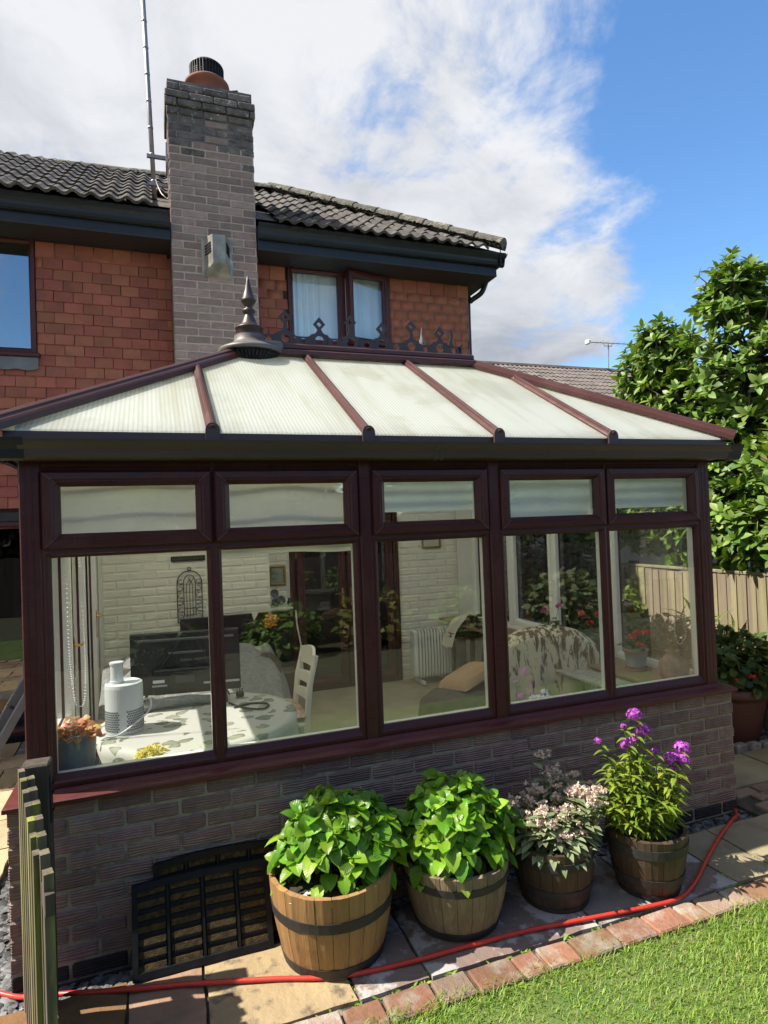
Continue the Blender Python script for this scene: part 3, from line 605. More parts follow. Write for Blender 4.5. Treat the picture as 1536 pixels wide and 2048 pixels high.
# red hanging tiles, one object each
hung = MB(); hung.box(-4.1, -.05, HY-.004, HY+.02, 2.0, 2.1); 
TW, TG = .1735, .1056
tm = []
for i in range(6):
    bb = MB(); bb.box(-TW/2+.0025, TW/2-.0025, -.016, .0, 0, TG+.012, bev=.003)
    bb.v = [(x+random.uniform(-.0012, .0012), y-(.016 if z < .05 else 0)+random.uniform(-.0015, .0015), z+random.uniform(-.0012, .0012)) for x, y, z in bb.v]; tm.append(bb.mesh('hanging_tile', 'tile'))
tiles = []
for k in range(-1, 24):
    z = 4.565-TG*(k-1)
    hh = 1.
    if k == -1: continue
    x = -1.3-9*TW+(TW/2 if k % 2 else 0)
    while x < 4.1:
        a, c = x, x+TW
        def ok(a, c):
            if z > 4.80: return False
            if a < -.59 and z > 3.64: return False
            if a > -.75 and c < .9+.2 and False: return False
            if a > .62 and c < 1.54: return False
            if a > 1.82 and c < 3.12 and z > 3.92: return False
            if x > .5 and z < 3.3: return False
            if x > -.2 and z < 2.9: return False
            return True
        # trim at the edges of windows, chimney and corner
        for lo, hi, cond in ((.66, 1.50, True), (1.87, 3.07, z > 3.9), (-3, -.585, z > 3.62)):
            if cond:
                if a < lo < c: c = lo
                if a < hi < c: a = hi
                if a >= lo and c <= hi: a = c
        c = min(c, 4.1)
        if c-a > .025 and ok(a, c) and z > 2.2: tiles.append(((a+c)/2, (c-a)/TW, z))
        x += TW
tiles.sort(key=lambda t: (Vector((t[0], HY, t[2]))-CAM).length + (3 if t[2] < 3.2 and t[0] > -.2 else 0))
wl = MB()
for q in ((-3.0, -.6, 2.205, 3.69), (-.59, 1.87, 2.205, 4.815), (1.875, 3.065, 2.205, 3.97), (3.07, 4.09, 2.205, 4.815)): wl.box(q[0], q[1], HY+.012, HY+.019, q[2], q[3])
cladding = wl.build('tile_cladding', 'tile_back', house)
rest = []
for i, (x, s, z) in enumerate(tiles):
    w = T(x, HY+.012, z) @ Euler((random.uniform(-.015, .02), random.uniform(-.008, .008), 0)).to_matrix().to_4x4() @ Matrix.Diagonal((s, 1, 1, 1))
    if i < 300: link('hanging_tile', tm[i % 6], cladding, w=w)
    else: rest.append(w)
bb = MB(); bb.box(-TW/2+.0025, TW/2-.0025, -.016, .0, 0, TG+.012)
joined('hanging_tile_rest', bb.v, bb.f, rest, 'tile', cladding, smooth=False)
# taller top course
for x0, x1 in ((-.585, .655), (1.505, 1.865), (3.075, 4.1)):
    x = x0
    while x < x1-.03:
        c = min(x+TW, x1); b = MB(); b.box(x+.003, c-.003, HY-.016, HY+.004, 4.672, 4.822, bev=.003); b.build('hanging_tile', 'tile', cladding); x = c
for x in range(13):      # right-hand end of the courses seen in profile at the corner
    b = MB(); z = 4.565-TG*(x-1); 
    if z < 4.7: b.box(4.088, 4.108, HY+.006, HY+.18, z, z+TG+.01, bev=.003); b.build('corner_tile', 'tile', cladding)
# lower band ends above the patio door
b = MB(); b.box(-3.0, -.19, HY-.02, HY+.02, 2.12, 2.205); b.build('door_lintel', 'soffit', house)
# windows
FP = [(0, 0), (.12, -.03), (.62, -.034), (.72, -.022), (1, -.012), (1, .03), (0, .05)]
def house_window(x0, x1, z0, z1, inner, gm, label=None):
    b = MB(T(0, HY, 0)); ox = .065
    b.ring((x0, x1, z0, z1), (x0+.055, x1-.055, z0+.055, z1-.055), FP)
    for m0, m1 in inner: b.box(m0, m1, -.028, .03, z0+.05, z1-.05, bev=.006)
    b.box(x0-.03, x1+.03, -.07, -.01, z0-.035, z0+.004, bev=.008)
    return b.build('window', 'upvc', house)
wr = house_window(1.87, 3.07, 3.985, 4.84, [(2.44, 2.53)], 'glass_house')
b = MB(T(0, HY, 0)); b.box(1.925, 2.44, .0, .006, 4.03, 4.79); b.build('pane', 'glass_house', wr)
# the right-hand sash stands open, hinged on its right side
hx = Matrix.Translation((3.03, HY-.03, 0)) @ Matrix.Rotation(rad(13), 4, 'Z')
b = MB(hx); b.ring((-.52, 0, 4.0, 4.82), (-.455, -.065, 4.065, 4.755), FP); sash = b.build('open_sash', 'upvc', wr)
b = MB(hx); b.box(-.46, -.06, 0, .006, 4.06, 4.76); b.build('sash_pane', 'glass_house', wr)
b = MB(); b.grid(lambda u, v: (1.95+.3*u+.0, HY+.06+.016*math.sin(u*26), 3.95+.9*v), 40, 1); b.grid(lambda u, v: (2.60+.16*u, HY+.06+.016*math.sin(u*14), 3.95+.9*v), 20, 1); b.grid(lambda u, v: (2.25+.4*u, HY+.075+.004*math.sin(u*17), 3.95+.9*v), 30, 1); b.grid(lambda u, v: (2.76+.3*u, HY+.075+.008*math.sin(u*17), 3.95+.9*v), 20, 1)
b.build('curtain', 'curtain', wr, smooth=True)
wlft = house_window(-2.6, -.585, 3.72, 4.84, [(-1.65, -1.55)], 'glass_mirror')
b = MB(T(0, HY, 0)); b.box(-2.55, -.635, .0, .006, 3.77, 4.79); b.build('pane', 'glass_mirror', wlft)
b = MB(); n = 40      # lead apron with a scalloped lower edge under the left window
b.prism([(-2.6, 3.68), (-.575, 3.68)]+[(-.575-(2.025)*i/n, 3.575-.022*abs(math.sin(i/n*math.pi*11))) for i in range(n+1)], HY-.05, HY-.042); b.build('lead_apron', 'lead', wlft)
# eaves: soffit, fascia, ogee gutter
b = MB(); b.box(-6, .655, 3.22, HY+.02, 4.822, 4.84); b.box(1.505, 4.29, 3.22, HY+.02, 4.822, 4.84); b.box(4.10, 4.29, HY+.02, 8, 4.822, 4.84); b.build('soffit', 'soffit', house)
b = MB(); b.box(-6, .655, 3.225, 3.25, 4.842, 5.04); b.box(1.505, 4.29, 3.225, 3.25, 4.842, 5.04); b.box(4.265, 4.29, 3.25, 8, 4.842, 5.04); b.build('fascia', 'fascia', house)
OG = [(0, 0), (0, -.135), (-.03, -.14), (-.052, -.128), (-.062, -.10), (-.066, -.07), (-.085, -.045), (-.098, -.02), (-.104, 0), (-.097, 0), (-.085, -.03), (-.058, -.065), (-.05, -.11), (-.03, -.128), (-.008, -.122), (-.008, 0)]
def gutter(b, x0, x1, y, z, sc=1.): b.prism([(y+p*sc, z+q*sc) for p, q in OG], x0, x1, axis='x')
b = MB(); gutter(b, -6, .655, 3.225, 5.065, 1.0); gutter(b, 1.505, 4.37, 3.225, 5.065, 1.0)
b.xf = Matrix.Translation((4.29, 3.22, 0)) @ Matrix.Rotation(rad(90), 4, 'Z'); gutter(b, -.09, 4.5, 0, 5.065); hg = b.build('gutter', 'fascia', house)
b = MB(); b.tube(catmull([(4.33, 3.52, 4.93), (4.31, 3.54, 4.84), (4.26, 3.56, 4.74), (4.17, 3.66, 4.67), (4.15, 3.70, 4.58), (4.15, 3.70, 3.0)], 6), .032, 10); b.build('downpipe', 'fascia', house, smooth=True)
b = MB(); b.tube([(4.29, 3.12, 5.03)]+[(4.29+.03*(1-math.cos(a)), 3.12, 5.12+.03*math.sin(a)) for a in np.linspace(0, 4.2, 9)], .006, 6); b.build('hip_iron', 'iron', house)
# roof
RS = math.tan(rad(33.5)); EY, EZ, RY, CX = 3.10, 5.075, 5.30, 4.34
RZ = EZ+RS*(RY-EY); AX = CX-(RY-EY)
b = MB(); dz = .03
b.add([(-6, EY+.20, EZ+.2*RS-dz), (CX-.2, EY+.20, EZ+.2*RS-dz), (AX, RY, RZ-dz), (-6, RY, RZ-dz)], [(0, 1, 2, 3)])
b.add([(CX, EY, EZ-dz), (CX, 9, EZ-dz), (AX, RY, RZ-dz)], [(0, 1, 2)]); b.add([(-6, RY, RZ-dz), (AX, RY, RZ-dz), (CX, 9, EZ-dz), (-6, 9, EZ-dz)], [(0, 1, 2, 3)])
roof = b.build('roof', 'rtile', house)
def pantile(w=.30, l=.42, amp=.036, n=16):
    b = MB()
    for s_ in (0,):
        prof = [(w*i/n-w/2, amp*(.5-.5*math.cos(4*math.pi*i/n))**1.2) for i in range(n+1)]
        top = [(x, 0, z+.022) for x, z in prof]+[(x, l, z+.0) for x, z in prof]; bot = [(x, 0, z-.006) for x, z in prof]
        m_ = n+1
        b.add(top+bot, [(i, i+1, m_+i+1, m_+i) for i in range(n)]+[(2*m_+i, 2*m_+i+1, i+1, i) for i in range(n)])
    return b.mesh('roof_tile', 'rtile')
ptm = [pantile() for _ in range(2)]
ang = math.atan(RS); gauge = .315; r = 0
while True:
    s = gauge*r; y = EY-.05+s*math.cos(ang); z = EZ-.025+s*math.sin(ang)
    if y > RY-.1: break
    x = -1.9+.15
    while x < CX-(y-EY)-.17:
        if not (.5 < x < 1.66 and y < 3.75 and y+.35 > 3.1) or x < .55 or x > 1.62:
            link('roof_tile', ptm[r % 2], roof, w=T(x+random.uniform(-.004, .004), y+random.uniform(-.006, .006), z+random.uniform(0, .006)) @ Matrix.Rotation(ang+random.uniform(-.012, .012), 4, 'X'))
        x += .30
    r += 1
def half_tile(r0, l):
    b = MB(); n = 8
    def f(u, v):
        a = math.pi*u; k = 1-.12*v
        return (-math.cos(a)*r0*k, v*l, math.sin(a)*r0*k*.8+random.uniform(-.004, .004))
    b.grid(f, n, 3); b.add([(-math.cos(math.pi*i/n)*r0, 0, math.sin(math.pi*i/n)*r0*.8) for i in range(n+1)]+[(0, 0, -.02)], [(i, i+1, n+1) for i in range(n)])
    return b.mesh('hip_tile', 'hip', True)
hm = [half_tile(.125, .40) for _ in range(4)]
c0, c1 = Vector((CX-.03, EY+.0, EZ+.045)), Vector((AX, RY, RZ+.06)); d = (c1-c0); Lh = d.length; d.normalize()
for i in range(int(Lh/.35)+1):
    p = c0+d*.35*i; m_ = frame_m(p, d.cross(Vector((0, 0, 1))), d.cross(Vector((0, 0, 1))).cross(d)); link('hip_tile', hm[i % 4], roof, w=m_)
for i in range(12):
    link('ridge_tile', hm[i % 4], roof, w=T(AX-.05-.35*i, RY, RZ+.03-.012*i) @ Matrix.Rotation(rad(90), 4, 'Z'))
mm = []
for i in range(900):
    t = random.random(); p = c0+d*Lh*t; sgn = random.choice((-1, 1)); q = Vector((-.707, -.707, 0))*random.uniform(.08, .16) if True else 0
    mm.append(T(*(p+q+Vector((0, 0, random.uniform(-.06, .0))))) @ Matrix.Scale(random.uniform(.006, .02), 4))
joined('hip_mortar', pv, pf, mm, 'hip', roof)
# patio door at the far left
b = MB(T(0, HY, 0)); b.ring((-2.7, -.2, .1, 2.12), (-2.63, -.27, .17, 2.05), FP); b.box(-1.5, -1.4, -.03, .03, .15, 2.07); pd = b.build('patio_door', 'upvc', house)
b = MB(T(0, HY, 0)); b.box(-2.65, -.25, 0, .006, .15, 2.07); b.build('pane', 'glass_house', pd)
# double doors into the house, inside the conservatory
b = MB(T(0, HY, 0)); b.ring((1.79, 3.06, .16, 2.15), (1.85, 3.0, .2, 2.09), FP); b.ring((1.86, 2.42, .19, 2.09), (1.95, 2.335, .3, 2.0), FP); b.ring((2.43, 2.99, .19, 2.09), (2.515, 2.90, .3, 2.0), FP)
dd = b.build('double_door', 'upvc', house)
b = MB(T(0, HY, 0)); b.box(1.94, 2.345, 0, .006, .28, 2.02); b.box(2.505, 2.91, 0, .006, .28, 2.02); b.build('pane', 'glass', dd)
for hx_, s in ((2.372, -1), (2.478, 1)):
    b = MB(T(0, HY, 0)); b.box(hx_-.016, hx_+.016, -.046, -.034, 1.06, 1.27, bev=.004); b.tube([(hx_, -.04, 1.215), (hx_, -.075, 1.215), (hx_+s*.1, -.075, 1.21)], .008, 8); b.build('door_handle', 'brass', dd)
# white painted brickwork seen through the conservatory
b = MB(); b.box(-.055, 1.515, 3.256, HY+.03, .1, 3.0); b.box(1.515, 1.79, HY+.006, HY+.03, .1, 2.6); b.box(3.06, 3.93, HY+.006, HY+.03, .1, 2.6); b.box(1.79, 3.06, HY+.006, HY+.03, 2.15, 2.6)
pw = b.build('painted_wall', 'pmortar', house)
pb = brick_meshes(bl, .05, bh, ['pbrick'], 6, .008)
courses(pw, -.05, 1.515, 3.25, 2.30, 21, lambda k, x, z: random.choice(pb), skip=lambda a, c, z: z < .75, name='painted_brick', jog=.003)
courses(pw, 3.065, 3.93, HY, 2.30, 27, lambda k, x, z: random.choice(pb), name='painted_brick', jog=.003)
courses(pw, 1.52, 1.785, HY, 2.30, 16, lambda k, x, z: random.choice(pb), name='painted_brick', jog=.003)
# chimney stack
CHX0, CHX1, CHY = .662, 1.500, 3.25
b = MB(); b.box(CHX0+.006, CHX1-.006, CHY+.006, CHY+.56, 2.9, 5.85); b.box(CHX0+.006, CHX1-.006, CHY+.006, CHY+.56, 5.85, 6.45, 1); ch = b.build('chimney', ['cmortar', 'cmortar_top'], house)
cb = brick_meshes(bl, .1, bh, ['cbrick'], 6, .007); ct = brick_meshes(bl, .1, bh, ['cbrick_top'], 6, .008)
def cmesh(k, x, z): return random.choice(ct if z > 5.98+random.uniform(-.45, .12) else cb)
courses(ch, CHX0, CHX1, CHY, 6.10, 36, cmesh, skip=lambda a, c, z: z < 3.45)
courses(ch, CHX0-.006, CHX1+.012, CHY-.012, 6.10+CH, 1, cmesh); courses(ch, CHX0-.02, CHX1+.022, CHY-.03, 6.10+3*CH, 2, cmesh, shift=1); courses(ch, CHX0-.0, CHX1+.0, CHY-.01, 6.10+4.1*CH, 1, cmesh)
b = MB(); b.box(CHX0-.02, CHX1+.022, CHY+.07, CHY+.58, 6.10+CH, 6.10+3*CH); b.box(CHX0, CHX1, CHY+.09, CHY+.56, 6.10+3*CH, 6.10+4*CH); b.build('stack_head', 'cbrick_top', ch)
sb = MB()   # brick ends of the side face, seen as a sliver
for k in range(38):
    for j in range(3): sb.box(CHX0-.001, CHX0+.05, CHY+.11+.15*j, CHY+.25+.15*j, 6.1-CH*(k+1)+.006, 6.1-CH*k-.006); sb.box(CHX1-.05, CHX1+.001, CHY+.11+.15*j, CHY+.25+.15*j, 6.1-CH*(k+1)+.006, 6.1-CH*k-.006)
sb.build('side_bricks', 'cbrick', ch, kind='stuff')
b = MB(); b.lathe([(.19, 6.30), (.20, 6.38), (.175, 6.42), (.185, 6.52), (.195, 6.57), (.222, 6.585), (.228, 6.61), (.20, 6.635), (.17, 6.635), (.16, 6.45)], (1.075, 3.5, 0), 32); b.build('chimney_pot', 'pot_red', ch, smooth=True)
b = MB(); cx, cy = 1.075, 3.5
b.lathe([(0, 6.852), (.08, 6.847), (.14, 6.828), (.172, 6.80), (.176, 6.79), (.17, 6.785), (0, 6.785)], (cx, cy, 0), 28); b.lathe([(.172, 6.62), (.178, 6.63), (.172, 6.64), (.166, 6.63), (.172, 6.62)], (cx, cy, 0), 28)
for i in range(34):
    a = 2*math.pi*i/34; b.tube([(cx+.17*math.cos(a), cy+.17*math.sin(a), 6.60 if i % 5 == 0 else 6.63), (cx+.172*math.cos(a), cy+.172*math.sin(a), 6.79)], .0045, 5)
for z in np.linspace(6.65, 6.775, 7): b.lathe([(.168, z), (.172, z+.003), (.168, z+.006)], (cx, cy, 0), 28)
b.lathe([(.155, 6.55), (.155, 6.79)], (cx, cy, 0), 20); b.tube([(cx+.2, cy, 6.6), (cx+.31, cy-.05, 6.595)], .008, 6)
b.build('chimney_cowl', 'black_metal', ch)
# stainless flue vent on the face of the stack
b = MB()
x0, x1, z0, z1, yf = .965, 1.225, 4.50, 4.885, CHY-.004
f0, f1, yo, zb = 1.045, 1.165, CHY-.13, 4.60
b.add([(x0, yf, z0), (f0, yo, zb), (f0, yo, z1), (x0, yf, z1)], [(0, 1, 2, 3)]); b.add([(f0, yo, zb), (f1, yo, zb), (f1, yo, z1), (f0, yo, z1)], [(0, 1, 2, 3)])
b.add([(f1, yo, zb), (x1, yf, z0), (x1, yf, z1), (f1, yo, z1)], [(0, 1, 2, 3)]); b.add([(x0, yf, z0), (x1, yf, z0), (f1, yo, zb), (f0, yo, zb)], [(0, 1, 2, 3)]); b.add([(x0, yf, z1), (f0, yo, z1), (f1, yo, z1), (x1, yf, z1)], [(0, 1, 2, 3)])
b.box(x0-.02, x0+.012, CHY-.008, CHY-.002, z0, z1); b.box(x1-.012, x1+.02, CHY-.008, CHY-.002, z0, z1)
vent = b.build('flue_vent', 'steel', house)
b = MB()
for i in range(4):
    z = 4.80-.028*i
    for s, a, c in ((1, (x0, yf), (f0, yo)), (-1, (x1, yf), (f1, yo))):
        p0 = Vector((a[0]+(c[0]-a[0])*.22, a[1]+(c[1]-a[1])*.22, z-.012)); p1 = Vector((a[0]+(c[0]-a[0])*.8, a[1]+(c[1]-a[1])*.8, z+.012)); n_ = Vector((-.85*s, -.52, 0))*.004
        b.obox((p0+p1)/2+n_, (p1-p0)/2, n_, (0, 0, .006))
b.build('louvre_slot', 'black_metal', vent)
for q in ((.665, .69, 6.0, 6.06), (1.47, 1.497, 5.86, 5.93)): b = MB(); b.box(q[0], q[1], CHY-.006, CHY-.001, q[2], q[3]); b.build('cable_clip', 'lead', ch)

# aerial mast beside the stack
mast = thing('aerial_mast', 'tall thin galvanised aerial pole bracketed to the left side of the chimney', 'aerial pole', (.52, 3.62, 5.4))
b = MB(); b.tube([(.525, 3.66, 5.42), (.500, 3.66, 6.4), (.455, 3.66, 8.1)], .024, 10)
for z in np.arange(5.6, 8.0, .28): b.tube([(.5245-.0252*(z-5.42)/.98, 3.66, z), (.5245-.0252*(z-5.42)/.98, 3.66, z+.02)], .027, 10)
b.build('pole', 'pole', mast, smooth=True)
b = MB(); b.box(.46, .665, 3.62, 3.65, 5.84, 5.875); b.box(.645, .661, 3.5, 3.78, 5.75, 5.95); b.box(.46, .665, 3.62, 3.65, 5.55, 5.58); b.build('bracket', 'pole', mast)
b = MB(); b.tube(catmull([(.54, 3.6, 5.6), (.56, 3.45, 5.45), (.6, 3.35, 5.32), (.66, 3.3, 5.3), (.655, 3.28, 5.7)], 8), .007, 5); b.build('cable', 'cable', mast)

# ------------------------------------------------------------------ the conservatory
con = thing('conservatory', 'dark rosewood framed conservatory with a pale ribbed roof on a low purple brick wall', 'conservatory', (1.9, 1.6, 0))
PX = [(0, .68), (.7492, 1.4292), (1.5652, 2.2077), (2.3437, 3.0237), (3.0929, 3.7729)]
# dwarf wall: mortar core, then bricks
b = MB(); b.box(-.184, 3.964, -.044, .06, -.12, .797); b.box(3.86, 3.964, .06, 3.55, -.12, .797); b.box(-.184, -.08, .06, 1.05, -.12, .797); b.box(-.184, -.08, 2.85, 3.55, -.12, .797); b.box(-.184, -.08, 1.05, 2.85, -.12, .13)
dw = b.build('dwarf_wall', 'mortar', con)
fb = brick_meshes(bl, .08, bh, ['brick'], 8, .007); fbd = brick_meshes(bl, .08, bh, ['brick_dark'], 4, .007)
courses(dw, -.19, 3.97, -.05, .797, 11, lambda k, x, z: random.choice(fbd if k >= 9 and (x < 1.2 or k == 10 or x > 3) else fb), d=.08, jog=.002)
sb = MB()
for k in range(11):
    z0 = .797-CH*(k+1)+.006
    for xx in ((3.90, 3.97), (-.19, -.12)):
        y = .04+(PITCH/2 if k % 2 else 0)
        while y < 3.4:
            if xx[0] > 0 or y < .85 or y > 2.9: sb.box(xx[0], xx[1], y, y+bl, z0, z0+bh)
            y += PITCH
sb.build('side_bricks', 'brick', dw, kind='stuff')
# outer sill with mitred ends
b = MB()
SP = [(0, .842), (-.012, .842), (-.03, .828), (-.075, .820), (-.082, .814), (-.082, .797), (-.074, .793), (0, .793)]
def sill_strip(pa, pb, na, nb_):
    """sweep the sill profile from pa to pb; na/nb_ = how far the end shifts per unit of projection (mitre)"""
    vs = []; n = len(SP)
    d = (Vector(pb)-Vector(pa)).normalized(); outw = Vector((d.y, -d.x, 0))
    for p, s in ((Vector(pa), na), (Vector(pb), nb_)):
        for y, z in SP: vs.append(p+outw*(-y)+d*(s*(-y))+Vector((0, 0, z)))
    b.add(vs, [(i, (i+1) % n, n+(i+1) % n, n+i) for i in range(n)]+[tuple(range(n)), tuple(range(2*n-1, n-1, -1))])
sill_strip((-.12, 0, 0), (3.90, 0, 0), -1, 1); sill_strip((3.9005, 0, 0), (3.9005, 3.55, 0), -1, 0); sill_strip((-.1205, 1.05, 0), (-.1205, 0, 0), 0, 1)
b.build('outer_sill', 'upvc_red', con)
# front bays
FPO = [(0, .03), (0, 0), (.35, -.004), (.5, -.004), (.62, .004), (1, .014), (1, .03)]
FPS = [(0, .02), (0, -.016), (.08, -.024), (.5, -.026), (.6, -.02), (.68, -.022), (.78, -.014), (1, .004), (1, .02)]
FPW = [(0, .0305), (1, .0305), (1, .062), (.6, .072), (0, .072)]
def lite(mb_f, mb_g, mb_w, x0, x1, z0, z1, o, prof=FPO, gy=.018):
    out = (x0-o[0], x1+o[1], z0-o[2], z1+o[3]); inn = (x0, x1, z0, z1)
    mb_f.ring(out, inn, prof)
    if mb_w is not None: mb_w.ring(out, inn, FPW)
    mb_g.box(x0-.012, x1+.012, gy, gy+.004, z0-.012, z1+.012)
ZL, ZH, FL, FH = .898, 1.873, 1.981, 2.196
for k, (x0, x1) in enumerate(PX):
    f = MB(); g = MB(); wh = MB(); hw = .0346
    lite(f, g, wh, x0, x1, ZL, ZH, (hw, hw, .066, .034))
    # outer frame of the top light
    out = (x0-hw, x1+hw, 1.9071, 2.33); inn = (x0-.02, x1+.02, 1.925, 2.25)
    f.ring(out, inn, FPO); wh.ring(out, (x0+.03, x1-.03, 1.96, 2.23), FPW)
    w = f.build('window', 'upvc', con); g.build('pane', 'glass', w)
    wh.build('inner_frame', 'white', w)
    f = MB(); g = MB(); f.ring((x0-.026, x1+.026, 1.915, 2.262), (x0+.046, x1-.046, FL, FH), FPS); g.box(x0+.04, x1-.04, .004, .008, FL-.006, FH+.006)
    ts = f.build('top_sash', 'upvc', w); g.build('top_pane', 'glass', w)
    wl_ = MB()
    for ax_, az_, bx_, bz_ in ((x0-.024, 1.917, x0+.044, FL-.002), (x1+.024, 1.917, x1-.044, FL-.002), (x0-.024, 2.26, x0+.044, FH+.002), (x1+.024, 2.26, x1-.044, FH+.002)):
        p0, p1 = Vector((ax_, -.0235, az_)), Vector((bx_, -.0235, bz_)); d_ = (p1-p0)*.36; wl_.obox(p0.lerp(p1, .42), d_, d_.cross(Vector((0, 1, 0))).normalized()*.0011, (0, .0035, 0))
    wl_.build('weld_line', 'weld', w, kind='stuff')
f = MB()
for a, c in ((PX[1][1]+.0348, PX[2][0]-.0348), (PX[2][1]+.0348, PX[3][0]-.0348)):
    f2 = MB(); f2.box(a, c, -.012, .03, .826, 2.32, bev=.006); f2.build('coupling_mullion', 'upvc', con)
    f2 = MB(); f2.box(a, c, .0305, .072, .826, 2.32); f2.build('mullion_lining', 'white', con)
for a, c in ((-.12, -.0348), (3.8077, 3.90)):
    f2 = MB(); f2.box(a, c, -.008, .09, .826, 2.34, bev=.006)
    for t in (.3, .62): f2.box(a+(c-a)*t-.002, a+(c-a)*t+.002, -.0095, -.004, .83, 2.33)
    f2.build('corner_post', 'upvc', con)
# right-hand side wall (glazed), seen from inside
XR = Matrix(((0, -1, 0, 3.90), (1, 0, 0, 0), (0, 0, 1, 0), (0, 0, 0, 1)))
for i, (y0, y1) in enumerate([(.14, .86), (.93, 1.645), (1.715, 2.42), (2.49, 3.17)]):
    f = MB(XR); g = MB(XR); wh = MB(XR); lite(f, g, wh, y0, y1, ZL, ZH, (.0346, .0346, .066, .034)); lite(f, g, wh, y0, y1, 1.96, 2.24, (.0346, .0346, .052, .08))
    w = f.build('side_window', 'upvc', con); g.build('pane', 'glass', w)
    if i in (2,): wh.ring((y0, y1, ZL, ZH), (y0+.06, y1-.06, ZL+.06, ZH-.06), FPW)
    wh.build('inner_frame', 'white', w)
f = MB(); f.box(3.80, 3.90, 3.205, 3.56, .826, 2.34); f.build('side_panel', 'white', con)
# left-hand side wall with the french doors
XL = Matrix(((0, 1, 0, -.12), (1, 0, 0, 0), (0, 0, 1, 0), (0, 0, 0, 1)))
f = MB(XL); g = MB(XL); wh = MB(XL); lite(f, g, wh, .14, .98, ZL, ZH, (.0346, .0346, .066, .034)); lite(f, g, wh, .14, .98, 1.96, 2.24, (.0346, .0346, .052, .08))
w = f.build('side_window', 'upvc', con); g.build('pane', 'glass', w); wh.build('inner_frame', 'white', w)
for y0, y1, hy in ((1.06, 1.92, 1.14), (1.93, 2.80, 2.62)):
    f = MB(XL); g = MB(XL); wh = MB(XL); lite(f, g, wh, y0+.11, y1-.11, .30, 2.10, (.11, .11, .14, .11)); wh.ring((y0, y1, .16, 2.21), (y0+.10, y1-.10, .29, 2.11), FPW)
    w = f.build('french_door', 'upvc', con); g.build('pane', 'glass', w); wh.build('inner_frame', 'white', w)
    b = MB(); b.box(-.052, -.044, hy-.018, hy+.018, 1.10, 1.34, bev=.003); b.tube([(-.045, hy, 1.29), (-.005, hy, 1.29), (-.005, hy-.11*(1 if hy > 2 else -1), 1.285)], .009, 8); b.build('door_handle', 'brass', w)
f = MB(); f.box(-.12, -.045, 2.815, 3.25, .1, 2.34); f.box(-.12, -.045, .99+.04, 1.055, .8, 2.34); f.build('side_panel', 'white', con)
# floor and inner sills
b = MB(); b.box(-.08, 3.86, .06, HY+.005, .02, .16); b.build('carpet_floor', 'carpet', con)
b = MB(); b.box(-.045, 3.60, .075, .23, .822, .846, bev=.005); b.box(3.50, 3.83, .235, 3.5, .822, .846, bev=.005); b.box(-.045, .12, .235, 1.03, .822, .846, bev=.005); b.box(3.6005, 3.83, .075, .234, .822, .846); b.build('inner_sill', 'sillwood', con)
b = MB(); b.box(-.08, 3.86, .061, .07, .16, .82); b.box(3.84, 3.859, .08, 3.5, .16, .82); b.build('inner_wall', 'white', con)
# eaves beam, gutter
EVX0, EVX1, EVY, EVZ = -.165, 3.985, -.08, 2.445
b = MB(); b.box(-.13, 3.91, -.065, .05, 2.31, 2.425); b.box(-.16, 3.98, -.085, -.066, 2.335, 2.436); b.box(3.86, 3.975, .05, 3.2, 2.33, 2.43); b.box(-.14, -.05, .05, 3.2, 2.33, 2.43); b.build('eaves_beam', 'gutterb', con)
b = MB(); gutter(b, -.10, 3.985, -.07, 2.398, .64); cg = b.build('gutter', 'gutterb', con)
b = MB(); gutter(b, -.24, -.075, -.067, 2.402, .69); b.xf = Matrix.Translation((-.16, 3.2, 0)) @ Matrix.Rotation(rad(-90), 4, 'Z'); gutter(b, -.03, 3.2, 0, 2.40, .69); b.build('gutter_corner', 'fascia', cg)
b = MB(); gutter(b, 3.965, 4.075, -.067, 2.402, .69); b.xf = Matrix.Translation((4.03, -.067, 0)) @ Matrix.Rotation(rad(90), 4, 'Z'); gutter(b, -.03, 3.3, 0, 2.40, .69); b.build('gutter_corner', 'fascia', cg)
b = MB(); gutter(b, 1.865, 1.885, -.066, 2.401, .71); gutter(b, 1.90, 1.92, -.066, 2.401, .71); gutter(b, 1.885, 1.90, -.067, 2.40, .68); b.build('gutter_union', 'gutterb', cg)
b = MB(); b.tube([(-.2, .05, 2.36), (-.2, .05, 2.2)], .03, 8)
# roof
RDY, RDZ, RL, RR = 1.27, 3.20, 1.07, 2.83
sl_ = (RDZ-EVZ)/(RDY-EVY)
fz = lambda y: EVZ+sl_*(y-EVY)
def ytop(x):
    if x < RL: return EVY+(x-EVX0)/(RL-EVX0)*(RDY-EVY)
    if x > RR: return EVY+(EVX1-x)/(EVX1-RR)*(RDY-EVY)
    return RDY
def slabpoly(b, pts, th=.022):
    n = len(pts); P = [Vector(p) for p in pts]; nn = (P[1]-P[0]).cross(P[2]-P[0]).normalized()
    if nn.z < 0: nn = -nn
    vs = [p for p in P]+[p-nn*th for p in P]
    b.add(vs, [tuple(range(n)), tuple(range(2*n-1, n-1, -1))]+[(i, (i+1) % n, n+(i+1) % n, n+i) for i in range(n)])
RX = [.717, 1.5, 2.273, 3.056]
xe = [EVX0+.05]+RX+[EVX1-.05]
for i in range(5):
    a, c = xe[i]+(.012 if i else 0), xe[i+1]-(.012 if i < 4 else 0)
    brk = sorted({a, c} | {v for v in (RL, RR) if a < v < c}); pts = [(a, EVY, EVZ), (c, EVY, EVZ)]+[(x, ytop(x), fz(ytop(x))) for x in reversed(brk) if ytop(x) > EVY+.04]
    b = MB(); slabpoly(b, pts); b.build('roof_panel', 'poly', con)
BKY, BKZ = 3.22, 2.60
